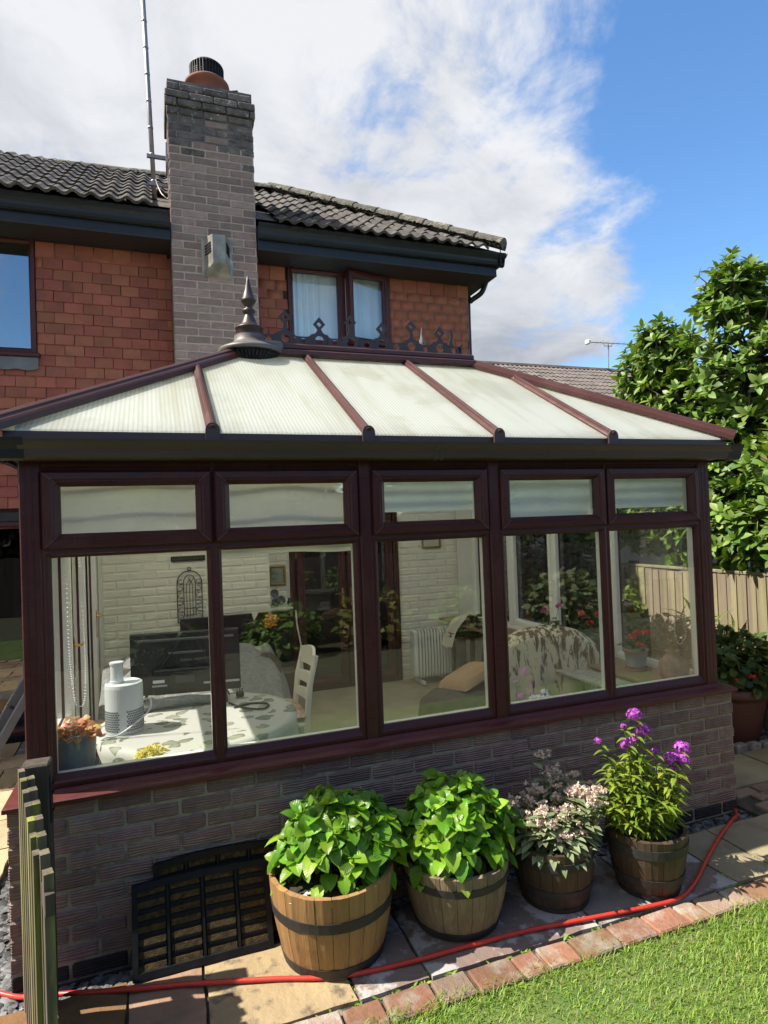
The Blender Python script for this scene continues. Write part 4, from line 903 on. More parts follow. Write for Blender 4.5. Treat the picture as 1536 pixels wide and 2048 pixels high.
b = MB(); slabpoly(b, [(RL, RDY, RDZ), (RR, RDY, RDZ), (EVX1, BKY, BKZ), (EVX0, BKY, BKZ)]); slabpoly(b, [(EVX0, EVY, EVZ), (RL, RDY, RDZ), (EVX0, BKY, BKZ)]); slabpoly(b, [(EVX1, EVY, EVZ), (EVX1, BKY, BKZ), (RR, RDY, RDZ)])
b.build('rear_roof_panel', 'poly', con)
def bar(p0, p1, hw_, h, up=(0, 0, 1), n=8):
    """glazing bar with a rounded, ridged cap"""
    b = MB(); p0, p1 = Vector(p0), Vector(p1); d = (p1-p0).normalized(); s = d.cross(Vector(up)).normalized(); u = s.cross(d)
    prof = [(-1, -.3), (-1, .25), (-.82, .45), (-.55, .62), (-.5, .82), (-.2, 1), (.2, 1), (.5, .82), (.55, .62), (.82, .45), (1, .25), (1, -.3)]
    vs = [p+s*(a*hw_)+u*(c*h) for p in (p0, p1) for a, c in prof]; m_ = len(prof)
    b.add(vs, [(i, (i+1) % m_, m_+(i+1) % m_, m_+i) for i in range(m_)]+[tuple(range(m_)), tuple(range(2*m_-1, m_-1, -1))]); return b
for x in RX:
    yt = ytop(x)-.02
    rb = bar((x, EVY-.015, fz(EVY-.015)+.0), (x, yt, fz(yt)), .028, .040).build('glazing_bar', 'bar', con)
    b = MB(); n = 12; poly = [(x-.034, EVZ-.075), (x+.034, EVZ-.075)]+[(x+.034*math.cos(math.pi*i/n), EVZ+.004+.036*math.sin(math.pi*i/n)) for i in range(n+1)]
    b.prism(poly, EVY-.026, EVY-.012); b.tube([(x, EVY-.03, EVZ-.045), (x, EVY-.024, EVZ-.045)], .006, 6); b.build('end_cap', 'gutterb', rb)
for p0, p1 in (((EVX0-.03, EVY-.03, EVZ+.0), (RL, RDY, RDZ+.01)), ((EVX1+.03, EVY-.03, EVZ+.0), (RR, RDY, RDZ+.01)), ((RL, RDY, RDZ), (EVX0, BKY, BKZ)), ((RR, RDY, RDZ), (EVX1, BKY, BKZ))):
    bar(p0, p1, .046, .052).build('hip_bar', 'bar', con)
b = MB(); b.box(RL-.02, RR+.03, RDY-.075, RDY+.075, RDZ-.01, RDZ+.035, bev=.01); b.box(RL, RR+.03, RDY-.05, RDY+.05, RDZ+.036, RDZ+.085, bev=.012); b.build('ridge_beam', 'bar', con)
b = MB(); b.box(RL-.03, RL+.26, RDY-.08, RDY+.08, RDZ+.0, RDZ+.09, bev=.02); b.build('ridge_joint_cap', 'cap_grey', con)
# cresting: band with round holes, concave shoulders, open diamonds
CZ = RDZ+.087
def crest_cell(b, xc, w, h0, h1, r, n=24, th=.007, scal=.018):
    inn = []; out = []
    for i in range(n):
        a = 2*math.pi*i/n; ca, sa = math.cos(a), math.sin(a); inn.append((xc+r*ca, h0+(h1-h0)*.5+r*sa))
        t = min(w/2/abs(ca) if abs(ca) > 1e-6 else 9, (h1-h0)*.5/abs(sa) if abs(sa) > 1e-6 else 9); x = t*ca; z = t*sa
        if z > (h1-h0)*.5-1e-6: z -= scal*(1-(2*abs(x)/w)**2)*0
        out.append((xc+x, h0+(h1-h0)*.5+z))
    for y in (-th, th):
        vs = [(x, RDY+y, CZ+z) for x, z in inn+out]; b.add(vs, [(i, (i+1) % n, n+(i+1) % n, n+i) for i in range(n)])
    b.add([(x, RDY+y, CZ+z) for y in (-th, th) for x, z in inn], [(i, (i+1) % n, n+(i+1) % n, n+i) for i in range(n)])
    b.add([(x, RDY+y, CZ+z) for y in (-th, th) for x, z in out], [(i, (i+1) % n, n+(i+1) % n, n+i) for i in range(n)])
def crest_piece(xc, top, broken=False):
    b = MB(); crest_cell(b, xc, .122, 0, .085, .033); crest_cell(b, xc-.1215, .121, 0, .062, .023)
    s = [(.060, .085), (.040, .088), (.024, .100), (.016, .118), (.013, top-.06)]
    b.prism([(xc-a, CZ+z) for a, z in s]+[(xc+a, CZ+z) for a, z in reversed(s)], RDY-.007, RDY+.007)
    pts = [(xc-.06-.012*i, .085-.023*math.sin(i/4*math.pi/2)) for i in range(5)]
    b.prism([(xc-.061, CZ+.06), (xc-.061, CZ+.085), (xc-.075, CZ+.068), (xc-.10, CZ+.062), (xc-.10, CZ+.06)], RDY-.007, RDY+.007); b.prism([(xc+.061, CZ+.06), (xc+.061, CZ+.085), (xc+.07, CZ+.068), (xc+.085, CZ+.062), (xc+.085, CZ+.06)], RDY-.007, RDY+.007)
    if not broken:
        R, r_ = .050, .021; c = top-.02
        o_ = [(0, -R), (R*.9, 0), (0, R*1.05), (-R*.9, 0)]; i_ = [(0, -r_), (r_, 0), (0, r_), (-r_, 0)]
        for y in (-.009, .009): b.add([(xc+a, RDY+y, CZ+c+z) for a, z in o_+i_], [(k, (k+1) % 4, 4+(k+1) % 4, 4+k) for k in range(4)])
        for L_ in (o_, i_): b.add([(xc+a, RDY+y, CZ+c+z) for y in (-.009, .009) for a, z in L_], [(k, (k+1) % 4, 4+(k+1) % 4, 4+k) for k in range(4)])
    b.build('crest_ornament', 'finial', con)
for i, (xc, tp) in enumerate([(1.359, .215), (1.612, .180), (1.851, .212), (2.099, .180), (2.339, .215), (2.58, .182)]): crest_piece(xc, tp)
b = MB(); crest_cell(b, 2.70, .118, 0, .062, .022); b.prism([(2.655, CZ+.06), (2.70, CZ+.06), (2.688, CZ+.10), (2.70, CZ+.15), (2.685, CZ+.20), (2.668, CZ+.19), (2.676, CZ+.14), (2.664, CZ+.09)], RDY-.007, RDY+.007); b.prism([(2.74, CZ+.06), (2.78, CZ+.095), (2.775, CZ+.055), (2.757, CZ+.0)], RDY-.007, RDY+.007); b.build('broken_crest_end', 'finial', con)
b = MB(); b.lathe([(.03, 0), (.026, .03), (.012, .08), (.003, .15)], (2.44, RDY+.02, CZ+.055), 10); b.build('spike', 'cap_grey', con)
# finial
fc = (1.105, RDY, RDZ)
b = MB(); b.lathe([(.225, -.005), (.235, .01), (.228, .028), (.19, .045), (.13, .075), (.115, .10), (.113, .135)], fc, 36); b.v = [(fc[0]+(x-fc[0])*.94, fc[1]+(y-fc[1])*.94, fc[2]+(z-fc[2])*.92) for x, y, z in b.v]; fin = b.build('finial', 'cap_grey', con, smooth=True)
b = MB(); b.lathe([(.100, .13), (.100, .19), (.106, .195), (.104, .205), (.07, .215), (.055, .25), (.036, .30), (.03, .315), (.045, .325), (.05, .338), (.042, .352), (.026, .36), (.028, .372), (.052, .41), (.058, .425), (.05, .432), (.03, .50), (.014, .57), (.005, .615), (.0, .62)], fc, 28); b.v = [(fc[0]+(x-fc[0])*.94, fc[1]+(y-fc[1])*.94, fc[2]+(z-fc[2])*.90) for x, y, z in b.v]; b.build('finial_spire', 'finial', fin, smooth=True)
b = MB(); n = 40; b.lathe([(.215, -.002), (.13, -.02), (.10, -.055)], fc, n)
for i in range(n):
    a = 2*math.pi*i/n; b.tube([(fc[0]+.19*math.cos(a), fc[1]+.19*math.sin(a), fc[2]-.01), (fc[0]+.11*math.cos(a), fc[1]+.11*math.sin(a), fc[2]-.06)], .010, 5)
b.build('pleated_collar', 'black_metal', fin, kind='stuff')
# roman blinds in the top lights
for k, (x0, x1) in enumerate(PX):
    b = MB(); zt = 2.30; zb = (1.905, 1.838, 2.035, 1.93, 2.015)[k]
    def f(u, v, k=k, x0=x0, x1=x1):
        z = zt+(zb-zt)*v
        if k < 2:
            sag = .022*math.sin(u*math.pi)*(1 if k else .2)+(.03*u if k == 0 else 0); ph = (v*3.2) % 1
            return (x0-.02+(x1-x0+.04)*u, .105-.028*(1-ph)**2*(1 if v > .15 else 0)+.004*math.sin(u*17+k), z+sag*(1-v)-.006*math.sin(u*9))
        return (x0-.02+(x1-x0+.04)*u, .10+.006*math.sin(v*26)+.004*math.sin(u*12+k), z)
    b.grid(f, 20, 34); bl_ = b.build('roman_blind', 'blind' if k < 2 else 'blind_b', con, smooth=True)
    b = MB(); b.box(x0-.02, x1+.02, .075, .13, 2.28, 2.31); b.build('headrail', 'white', bl_)
def chain(pts, r=.005): 
    m_ = []
    P = catmull(pts, 24)
    last = None
    for p in P:
        if last is None or (p-last).length > .010: m_.append(T(*p) @ Matrix.Scale(r, 4)); last = p
    return m_
cm = chain([(.04, .09, 1.9), (.045, .09, 1.5), (.05, .09, 1.1), (.06, .09, 1.02), (.075, .09, 1.1), (.065, .09, 1.5), (.055, .09, 1.9)])
joined('blind_chain', pv, pf, cm, 'white_cable', con)
cm = chain([(.0, .5, 1.9), (.0, .5, 1.4), (.02, .5, 1.12), (.045, .5, 1.07), (.07, .5, 1.12), (.075, .5, 1.4), (.06, .5, 1.9)])
joined('blind_chain', pv, pf, cm, 'white_cable', con)
cm = chain([(3.69, .09, 1.9), (3.69, .09, 1.62), (3.71, .09, 1.56), (3.73, .09, 1.62), (3.74, .09, 1.9)]); joined('blind_chain', pv, pf, cm, 'white_cable', con)
cm = chain([(3.66, .1, 1.4), (3.66, .1, 1.17), (3.69, .1, 1.1), (3.73, .1, 1.12), (3.755, .1, 1.2), (3.75, .1, 1.6)]); joined('blind_chain', pv, pf, cm, 'white_cable', con)

# ------------------------------------------------------------------ planters
def barrel(loc, rt, rb, h, n, m, hoops, label, tilt=0.):
    t = thing('barrel_planter', label, 'planter', loc, 'half barrel planters in a row along the wall')
    cx, cy, cz = loc; bulge = .012
    rad_ = lambda z: rb+(rt-rb)*(z/h)+bulge*math.sin(math.pi*z/h)
    me = []
    for i in range(n):
        a0 = 2*math.pi*i/n+.004; a1 = 2*math.pi*(i+1)/n-.004; b = MB(); nz = 5; dr = random.uniform(-.0015, .0015)
        vs = []
        for k in range(nz+1):
            z = h*k/nz
            for a, r in ((a0, rad_(z)+dr), ((a0+a1)/2, rad_(z)+.002+dr), (a1, rad_(z)+dr), (a1, rad_(z)-.022), (a0, rad_(z)-.022)): vs.append((cx+r*math.cos(a), cy+r*math.sin(a), cz+z+(random.uniform(-.002, .002) if k == nz else 0)))
        b.add(vs, [(k*5+j, k*5+(j+1) % 5, k*5+5+(j+1) % 5, k*5+5+j) for k in range(nz) for j in range(5)]+[(nz*5, nz*5+1, nz*5+2, nz*5+3, nz*5+4)]); b.build('stave', m, t)
    for z0, z1 in hoops:
        b = MB(); b.lathe([(rad_(z0*h)+.001, z0*h), (rad_(z0*h)+.005, z0*h), (rad_(z1*h)+.005, z1*h), (rad_(z1*h)+.001, z1*h)], loc, 40); b.build('hoop', 'hoop', t, smooth=False)
    b = MB(); rs = rad_(.86*h)-.02; b.lathe([(0, .88*h), (rs*.5, .885*h), (rs, .86*h)], loc, 24); b.build('compost', 'compost', t, smooth=True)
    return t
B1, B2, B3, B4 = (1.163, -.335, G), (1.771, -.369, G), (2.309, -.403, G), (2.80, -.52, G)
barrel(B1, .282, .224, .372, 24, 'barrel_new', [(.60, .72), (.02, .14)], 'golden oak half barrel with black hoops, nearest the scraper mats')
barrel(B2, .262, .193, .318, 22, 'barrel_old', [(.74, .85), (.03, .15)], 'weathered grey oak half barrel with a hydrangea, second from the mats')
barrel(B3, .205, .161, .298, 20, 'barrel_dark', [(.72, .86), (.24, .38), (-.0, .08)], 'small dark brown barrel tub holding the dusty pink flowers')
barrel(B4, .200, .146, .306, 20, 'barrel_dark', [(.72, .87), (.22, .36), (-.0, .08)], 'small dark brown barrel tub holding the tall purple phlox')
pl = [T(B1[0]-.17+random.uniform(-.05, .07), B1[1]-.15+random.uniform(-.04, .05), G+.335) @ Matrix.Scale(random.uniform(.005, .01), 4) for _ in range(40)]
joined('pale_pebbles', pv, pf, pl, 'perlite', kind='stuff', label='few pale pebbles on the compost of the golden oak barrel', cat='gravel')
HT = leaf(1, .37, .34, .42, 9, .42, .05, .70)
def hydrangea(c, rx, ry, h, label, seed):
    random.seed(seed); t = thing('hydrangea', label, 'plant', c, 'hydrangeas in barrels'); ms = []
    shoots = []
    for i in range(108):
        a = i*2.39996; q = math.sqrt((i+.5)/108)
        x, y = q*math.cos(a)*rx, q*math.sin(a)*ry; z = h*(1-.60*q**2.6)*random.uniform(.72, 1.14)
        shoots.append((Vector((c[0]+x, c[1]+y, c[2]+z)), Vector((x*1.3, y*1.3-.04, .46))))
    for p, ax in shoots:
        k_ = random.uniform(.8, 1.15); ms += rosette(p+Vector((random.gauss(0, .012), random.gauss(0, .012), random.gauss(0, .018))), ax+Vector((random.gauss(0, .10), random.gauss(0, .10), 0)), 6, .30, 1.5, .083*k_, .3)
    for i in range(110):
        a = random.random()*6.28; q = random.uniform(.6, 1.08); z = random.uniform(.0, .55)*h
        p = Vector((c[0]+q*rx*math.cos(a)*.95, c[1]+q*ry*math.sin(a)*.95, c[2]+z)); ms.append(frame_m(p, (math.cos(a), math.sin(a), random.uniform(-.7, .1)), (math.cos(a)*.5, math.sin(a)*.5, 1), random.uniform(.07, .105)))
    leaves(t, HT[0], HT[1], ms, 'hyd')
    b = MB()
    for p, ax in shoots[::3]: b.tube([(c[0]+(p.x-c[0])*.35, c[1]+(p.y-c[1])*.35, c[2]-.02), (c[0]+(p.x-c[0])*.75, c[1]+(p.y-c[1])*.75, c[2]+(p.z-c[2])*.6), p], .004, 5)
    b.build('stems', 'stem', t, kind='stuff')
hydrangea((B1[0]+.05, B1[1]+.03, G+.33), .265, .22, .285, 'glossy green hydrangea in the golden oak barrel', 3)
hydrangea((B2[0]+.01, B2[1]+.02, G+.28), .275, .22, .31, 'bright green hydrangea in the weathered grey barrel', 5)
ST = leaf(1, .20, .18, .35, 5, .5)
random.seed(11)
t = thing('sedum', 'grey green plant with dusty pink flower heads in the third tub', 'plant', (B3[0], B3[1], G+.27)); ms = []; fl = []; st = MB()
def flower_ball(p, r, n, size, axis=(0, 0, 1), up=.15):
    out = []
    for _ in range(n):
        v = Vector((random.gauss(0, 1), random.gauss(0, 1), random.gauss(0, 1))); v.normalize()
        if v.z < -.5: v.z = -v.z
        out.append(frame_m(Vector(p)+Vector((v.x*r, v.y*r, v.z*r*.7)), Vector((random.gauss(0, 1), random.gauss(0, 1), random.gauss(0, 1))), v, size*random.uniform(.7, 1.3)))
    return out
c = Vector((B3[0], B3[1], G+.26))
for i in range(74):
    a = random.random()*6.28; q = math.sqrt(random.random()); x, y = q*math.cos(a)*.25+.03, q*math.sin(a)*.17; hh = random.uniform(.06, .24)+(.13 if x > .08 else 0)*random.random()
    if i == 0: x, y, hh = .05, .14, .38
    if i in (1, 2, 3): x, y, hh = .04+.03*i, .12, .30
    p = c+Vector((x, y, hh)); base = c+Vector((x*.4, y*.4, 0)); mid = c+Vector((x*.8, y*.8, hh*.5)); st.tube([base, mid, p], [.004, .0035, .002], 5)
    for k in range(11):
        tt = .15+.75*k/11; q_ = base.lerp(mid, min(1, tt*2)) if tt < .5 else mid.lerp(p, tt*2-1); ms.append(frame_m(q_, (math.cos(k*2.4+a), math.sin(k*2.4+a), .5), (0, 0, 1), random.uniform(.06, .10)))
    for k in range(6 if i else 9):
        pp = p+Vector((random.gauss(0, .018), random.gauss(0, .018), random.gauss(0, .012))); fl += flower_ball(pp, .011, 15, .013)
for i in range(120):
    a = random.random()*6.28; ms.append(frame_m(c+Vector((.17*math.cos(a), .15*math.sin(a), random.uniform(.0, .09))), (math.cos(a), math.sin(a), random.uniform(-.3, .5)), (0, 0, 1), random.uniform(.06, .10)))
leaves(t, ST[0], ST[1], ms, 'sed'); st.build('stems', 'stem', t, kind='stuff')
FT = leaf(1, .45, .3, .2, 2, .6); joined('florets', FT[0], FT[1], fl, 'fl_pink', t)
random.seed(13)
t = thing('phlox', 'tall phlox with bright purple flower heads in the fourth tub', 'plant', (B4[0], B4[1], G+.28)); ms = []; st = MB()
c = Vector((B4[0], B4[1], G+.27)); PT = leaf(1, .15, .25, .5, 5, .4)
heads = [((2.775, -.5, .925), .036, 70), ((2.832, -.5, .838), .036, 65), ((2.728, -.49, .772), .034, 50), ((2.80, -.47, .785), .03, 36), ((3.085, -.5, .702), .042, 80), ((3.00, -.52, .66), .045, 90), ((3.055, -.53, .655), .036, 60), ((2.90, -.5, .716), .018, 14), ((2.555, -.48, .815), .02, 10), ((2.985, -.53, .615), .02, 16), ((2.70, -.5, .875), .012, 8)]
hv = []
for i, (h, r, n) in enumerate(heads):
    h = Vector(h); base = c+Vector((random.uniform(-.06, .06), random.uniform(-.05, .05), 0)); mid = base.lerp(h, .5)+Vector((random.uniform(-.02, .02), 0, .03))
    P = catmull([base, mid, h], 6); st.tube(P, .003, 5)
    for k in range(2, len(P)-1):
        for s in (0, 1): ms.append(frame_m(P[k], (math.cos(k*1.57+s*3.14), math.sin(k*1.57+s*3.14), .25), (0, 0, 1), .075*(1.15-.4*k/len(P))))
    pm_ = []
    for _ in range(n):
        v = Vector((random.gauss(0, 1), random.gauss(0, 1), random.gauss(0, 1))).normalized()
        if v.z < -.6: v.z *= -1
        r_ = r*random.uniform(.65, 1.1); q = h+Vector((v.x*r_, v.y*r_, v.z*r_*.8)); u = v.orthogonal().normalized(); w_ = v.cross(u)
        for k in range(5):
            a = 2*math.pi*k/5+_; pm_.append(frame_m(q, u*math.cos(a)+w_*math.sin(a)+v*.15, v, .0125))
    joined('flower_head', FT[0], FT[1], pm_, 'fl_purple', t, kind=None)
for i in range(84):
    a = random.random()*6.28; q = math.sqrt(random.random()); x, y = q*math.cos(a)*.20, q*math.sin(a)*.16; hh = random.uniform(.06, .38)*(1.1-.3*abs(x+.03)/.2)
    base = c+Vector((x*.5, y*.5, 0)); p = c+Vector((x*1.15, y*1.1, hh)); P = catmull([base, base.lerp(p, .5)+Vector((0, 0, .02)), p], 5); st.tube(P, .0025, 4)
    for k in range(1, len(P)):
        for s in (0, 1):
            if random.random() < .85: ms.append(frame_m(P[k], (math.cos(k*1.57+s*3.14+a), math.sin(k*1.57+s*3.14+a), random.uniform(.0, .5)), (0, 0, 1), random.uniform(.045, .075)))
leaves(t, PT[0], PT[1], ms, 'phl'); st.build('stems', 'stem', t, kind='stuff')

# ------------------------------------------------------------------ mats, hose, gate
def mat_grid(x0, x1, yb, yt, z0, z1, label, rows=13, cols=4, bow=.012):
    t = thing('scraper_mat', label, 'door mat', ((x0+x1)/2, (yb+yt)/2, z0), 'rubber scraper mats leaning on the wall')
    P = lambda u, v, o=0.: Vector((x0+(x1-x0)*u, yb+(yt-yb)*v-o, z0+(z1-z0)*v+bow*math.sin(u*math.pi)*v))
    sz = .026/(z1-z0); sx = .024/(x1-x0)
    def strip(name, u0, u1, v0, v1, th, m, nseg=6, off=0.):
        b = MB()
        for i in range(nseg):
            a = u0+(u1-u0)*i/nseg; c_ = u0+(u1-u0)*(i+1)/nseg
            vs = [P(a, v0, off), P(c_, v0, off), P(c_, v1, off), P(a, v1, off), P(a, v0, off+th), P(c_, v0, off+th), P(c_, v1, off+th), P(a, v1, off+th)]
            b.add(vs, [(3, 2, 1, 0), (4, 5, 6, 7), (0, 1, 5, 4), (2, 3, 7, 6), (1, 2, 6, 5), (3, 0, 4, 7)])
        b.build(name, m, t)
    b = MB()
    for u0, u1, v0, v1 in ((0, 1, 0, sz), (0, 1, 1-sz, 1), (0, sx, sz, 1-sz), (1-sx, 1, sz, 1-sz)):
        n = 6 if u1-u0 > .5 else 1
        for i in range(n):
            a = u0+(u1-u0)*i/n; c_ = u0+(u1-u0)*(i+1)/n
            vs = [P(a, v0), P(c_, v0), P(c_, v1), P(a, v1), P(a, v0, .022), P(c_, v0, .022), P(c_, v1, .022), P(a, v1, .022)]
            b.add(vs, [(3, 2, 1, 0), (4, 5, 6, 7), (0, 1, 5, 4), (2, 3, 7, 6), (1, 2, 6, 5), (3, 0, 4, 7)])
    b.build('rim', 'rubber', t)
    for c_ in range(1, cols): u = c_/cols; strip('divider', u-.009, u+.009, sz, 1-sz, .02, 'rubber', 1)
    for r in range(rows):
        v = sz+(1-2*sz)*(r+.5)/rows; hv_ = (1-2*sz)/rows/2
        for c_ in range(cols):
            u0 = c_/cols+.02; u1 = (c_+1)/cols-.02
            if r % 2 == 0: strip('coir_strip', u0, u1, v-hv_*.95, v+hv_*.95, .014, 'coir', 3)
            else:
                strip('rubber_bar', u0, u1, v-hv_*.7, v+hv_*.35, .011, 'rubber', 3)
                bb = MB(); nt = 12
                for k in range(nt):
                    a = u0+(u1-u0)*k/nt; c2 = a+(u1-u0)/nt*.55
                    vs = [P(a, v+hv_*.3), P(c2, v+hv_*.3), P(c2, v+hv_), P(a, v+hv_), P(a, v+hv_*.3, .016), P(c2, v+hv_*.3, .016), P(c2, v+hv_, .016), P(a, v+hv_, .016)]
                    bb.add(vs, [(3, 2, 1, 0), (4, 5, 6, 7), (0, 1, 5, 4), (2, 3, 7, 6), (1, 2, 6, 5), (3, 0, 4, 7)])
                bb.build('rubber_teeth', 'rubber', t, kind='stuff')
    b = MB(); vs = [P(.01, .01, .002), P(.99, .01, .002), P(.99, .99, .002), P(.01, .99, .002)]; b.add(vs, [(0, 1, 2, 3)]); b.build('backing', 'rubber', t)
mat_grid(.392, .965, -.115, -.058, G-.03, .452, 'black scraper mat standing behind the other mat against the wall', bow=.02)
mat_grid(.300, .905, -.215, -.083, G+.002, .390, 'black scraper mat with coir strips leaning in front')
b = MB(); hp = [(-.9, .35), (-.6, .22), (-.24, -.01), (-.11, -.11), (-.01, -.15), (.29, -.28), (.57, -.36), (.87, -.46), (1.07, -.535), (1.28, -.575), (1.51, -.59), (1.75, -.595), (2.03, -.61), (2.31, -.645), (2.64, -.685), (2.84, -.69), (3.02, -.615), (3.25, -.475), (3.52, -.32), (3.76, -.19), (3.90, -.10), (4.02, .10), (4.08, .6)]
pts = catmull([(x, y, (G+.0125) if -.2 > y or x < -.44 else (.012+.038*min(1, max(0, (-y-.05)/.15)))) for x, y in hp], 8); b.tube(pts, .0105, 10)
o = b.build('garden_hose', 'hose', None, smooth=True, label='red garden hose trailing along the slabs past the barrels', cat='hose')
gp = thing('gate_post', 'square dark timber post at the corner of the conservatory', 'post', (-.042, -.22, 0))
b = MB(); b.box(-.092, .010, -.272, -.172, -.05, 1.045, bev=.006); b.build('shaft', 'wood_post', gp)
b = MB(); b.box(.0105, .016, -.262, -.215, .80, .99, bev=.002); b.build('strap_hinge', 'black_metal', gp)
for z_ in (.955, .92, .85):
    b = MB(); b.obox((.02, -.238, z_), (.004, 0, 0), (0, .006, 0), (0, 0, .006)); b.build('bolt', 'black_metal', gp)
gate = thing('picket_gate', 'weathered mossy picket gate seen edge on at the left corner', 'gate', (0, -.55, 0))
gd = Vector((.117, -.42, 0)).normalized(); gn = Vector((-gd.y, gd.x, 0))   # along the gate, and towards its right side
if gn.x < 0: gn = -gn
def picket(p, z1, w, th):
    b = MB(); b.obox((0, 0, 0), gd*(w/2), gn*(th/2), (0, 0, (z1-.12)/2)); o = b.build('picket', 'picket', gate, w=T(p[0], p[1], (z1+.12)/2))
for i in range(7):
    f = i/6; picket((-.078+.113*f, -.32-.40*f), 1.052-.155*f**1.3, .042, .022)
for i in range(7):
    f = i/6; picket((-.042+.126*f, -.355-.46*f), 1.03-.16*f**1.2, .042, .030)
for z_ in (.78, .22):
    b = MB(); b.obox((.012, -.56, z_), gd*.31, gn*.014, (0, 0, .035)); b.build('rail', 'wood_post', gate)

# ------------------------------------------------------------------ right-hand side: pots, fence, tree
def pot(name, label, c, prof, m, cat='plant pot', parent=None, n=32):
    t = thing(name, label, cat, c); b = MB(); b.lathe(prof, c, n); b.build('body', m, t, smooth=True); return t
pc = (5.06, .93, .03)
t = pot('plant_pot', 'large brown plastic flower pot on gravel beyond the wall corner', pc, [(0, 0), (.185, 0), (.20, .02), (.265, .34), (.268, .37), (.285, .375), (.292, .40), (.29, .45), (.275, .455), (.26, .44), (.25, .38), (0, .38)], 'plastic_pot')
b = MB(); b.lathe([(0, .40), (.26, .395)], pc, 24); b.build('compost', 'compost', t)
def shrub(name, label, c, r, n, lt, m, size, cat='shrub', nobj=0, group=None, stems=6, squash=1., flowers=None, core=.45):
    t = thing(name, label, cat, c, group); ms = []
    for i in range(n):
        v = Vector((random.gauss(0, 1), random.gauss(0, 1), random.gauss(0, 1))).normalized(); q = random.uniform(core, 1)**.6
        p = Vector(c)+Vector((v.x*r[0]*q, v.y*r[1]*q, r[2]*squash*(v.z*q+.9)))
        d = v+Vector((random.gauss(0, .6), random.gauss(0, .6), random.gauss(0, .5))); ms.append(frame_m(p, d, v+Vector((0, 0, .8)), size*random.uniform(.6, 1.3)))
    leaves(t, lt[0], lt[1], ms, m, nobj)
    b = MB()
    for i in range(stems):
        a = i*2.4; b.tube([Vector(c), Vector(c)+Vector((math.cos(a)*r[0]*.3, math.sin(a)*r[1]*.3, r[2]*.6)), Vector(c)+Vector((math.cos(a)*r[0]*.6, math.sin(a)*r[1]*.6, r[2]*1.2))], [.012, .008, .004], 5)
    b.build('stems', 'stem', t, kind='stuff')
    if flowers:
        fm_, nf, fs = flowers
        for i in range(nf):
            v = Vector((random.gauss(-.5, .8), random.gauss(-.8, .6), random.gauss(.4, .6))).normalized(); p = Vector(c)+Vector((v.x*r[0], v.y*r[1], r[2]*(v.z+.9))); joined('flower', FT[0], FT[1], flower_ball(p, fs, 26, fs*.9), fm_, t, kind=None)
    return t
PL = leaf(1, .42, .2, .2, 4, .45, .06); random.seed(21)
shrub('leafy_shrub', 'green leafy shrub growing in the large brown plastic pot', (pc[0]+.05, pc[1]-.0, pc[2]+.38), (.42, .38, .27), 700, PL, 'pel', .085, nobj=180, flowers=('fl_red', 3, .018))
shrub('border_shrub', 'dark green border shrub with orange flowers against the fence', (5.05, 1.60, .05), (.36, .55, .48), 1100, PL, 'pel', .085, nobj=150, flowers=('fl_red', 5, .02))
GL = leaf(1, .07, .2, .6, 4, .5)
shrub('ornamental_grass', 'feathery yellow green plant in front of the lit fence', (5.22, 1.35, .35), (.2, .4, .36), 320, GL, 'gold_leaf', .2, stems=8, core=.1)
# boundary fence
fe = thing('boundary_fence', 'sunlit vertical board fence beneath the big leaved tree', 'fence', (5.50, 2, 0))
fbm = []
for i in range(4):
    b = MB(); b.add([(0, -.062, 0), (0, .062, 0), (0, .062, 1), (0, -.062, 1), (-.020, -.062, 0), (-.007, .062, 0), (-.007, .062, 1), (-.020, -.062, 1)], [(0, 1, 2, 3), (7, 6, 5, 4), (0, 4, 5, 1), (3, 2, 6, 7), (1, 5, 6, 2), (0, 3, 7, 4)]); fbm.append(b.mesh('fence_board', 'fence'))
for i in range(92):
    y = -2.2+.105*i; link('fence_board', fbm[i % 4], fe, w=T(5.5+random.uniform(-.002, .002), y, 0) @ Matrix.Rotation(random.uniform(-.006, .006), 4, 'X') @ Matrix.Diagonal((1, random.uniform(.93, 1.03), 1.372+random.uniform(-.014, .008), 1)))
for i in range(4):
    b = MB(); b.box(5.48, 5.515, -2.25+2.43*i, .17+2.43*i, 1.382, 1.41, bev=.004); b.build('capping_rail', 'fence', fe)
    b = MB(); b.box(5.505, 5.59, .12+2.43*i, .2+2.43*i, 0, 1.44, bev=.005); b.build('post', 'wood_post', fe)
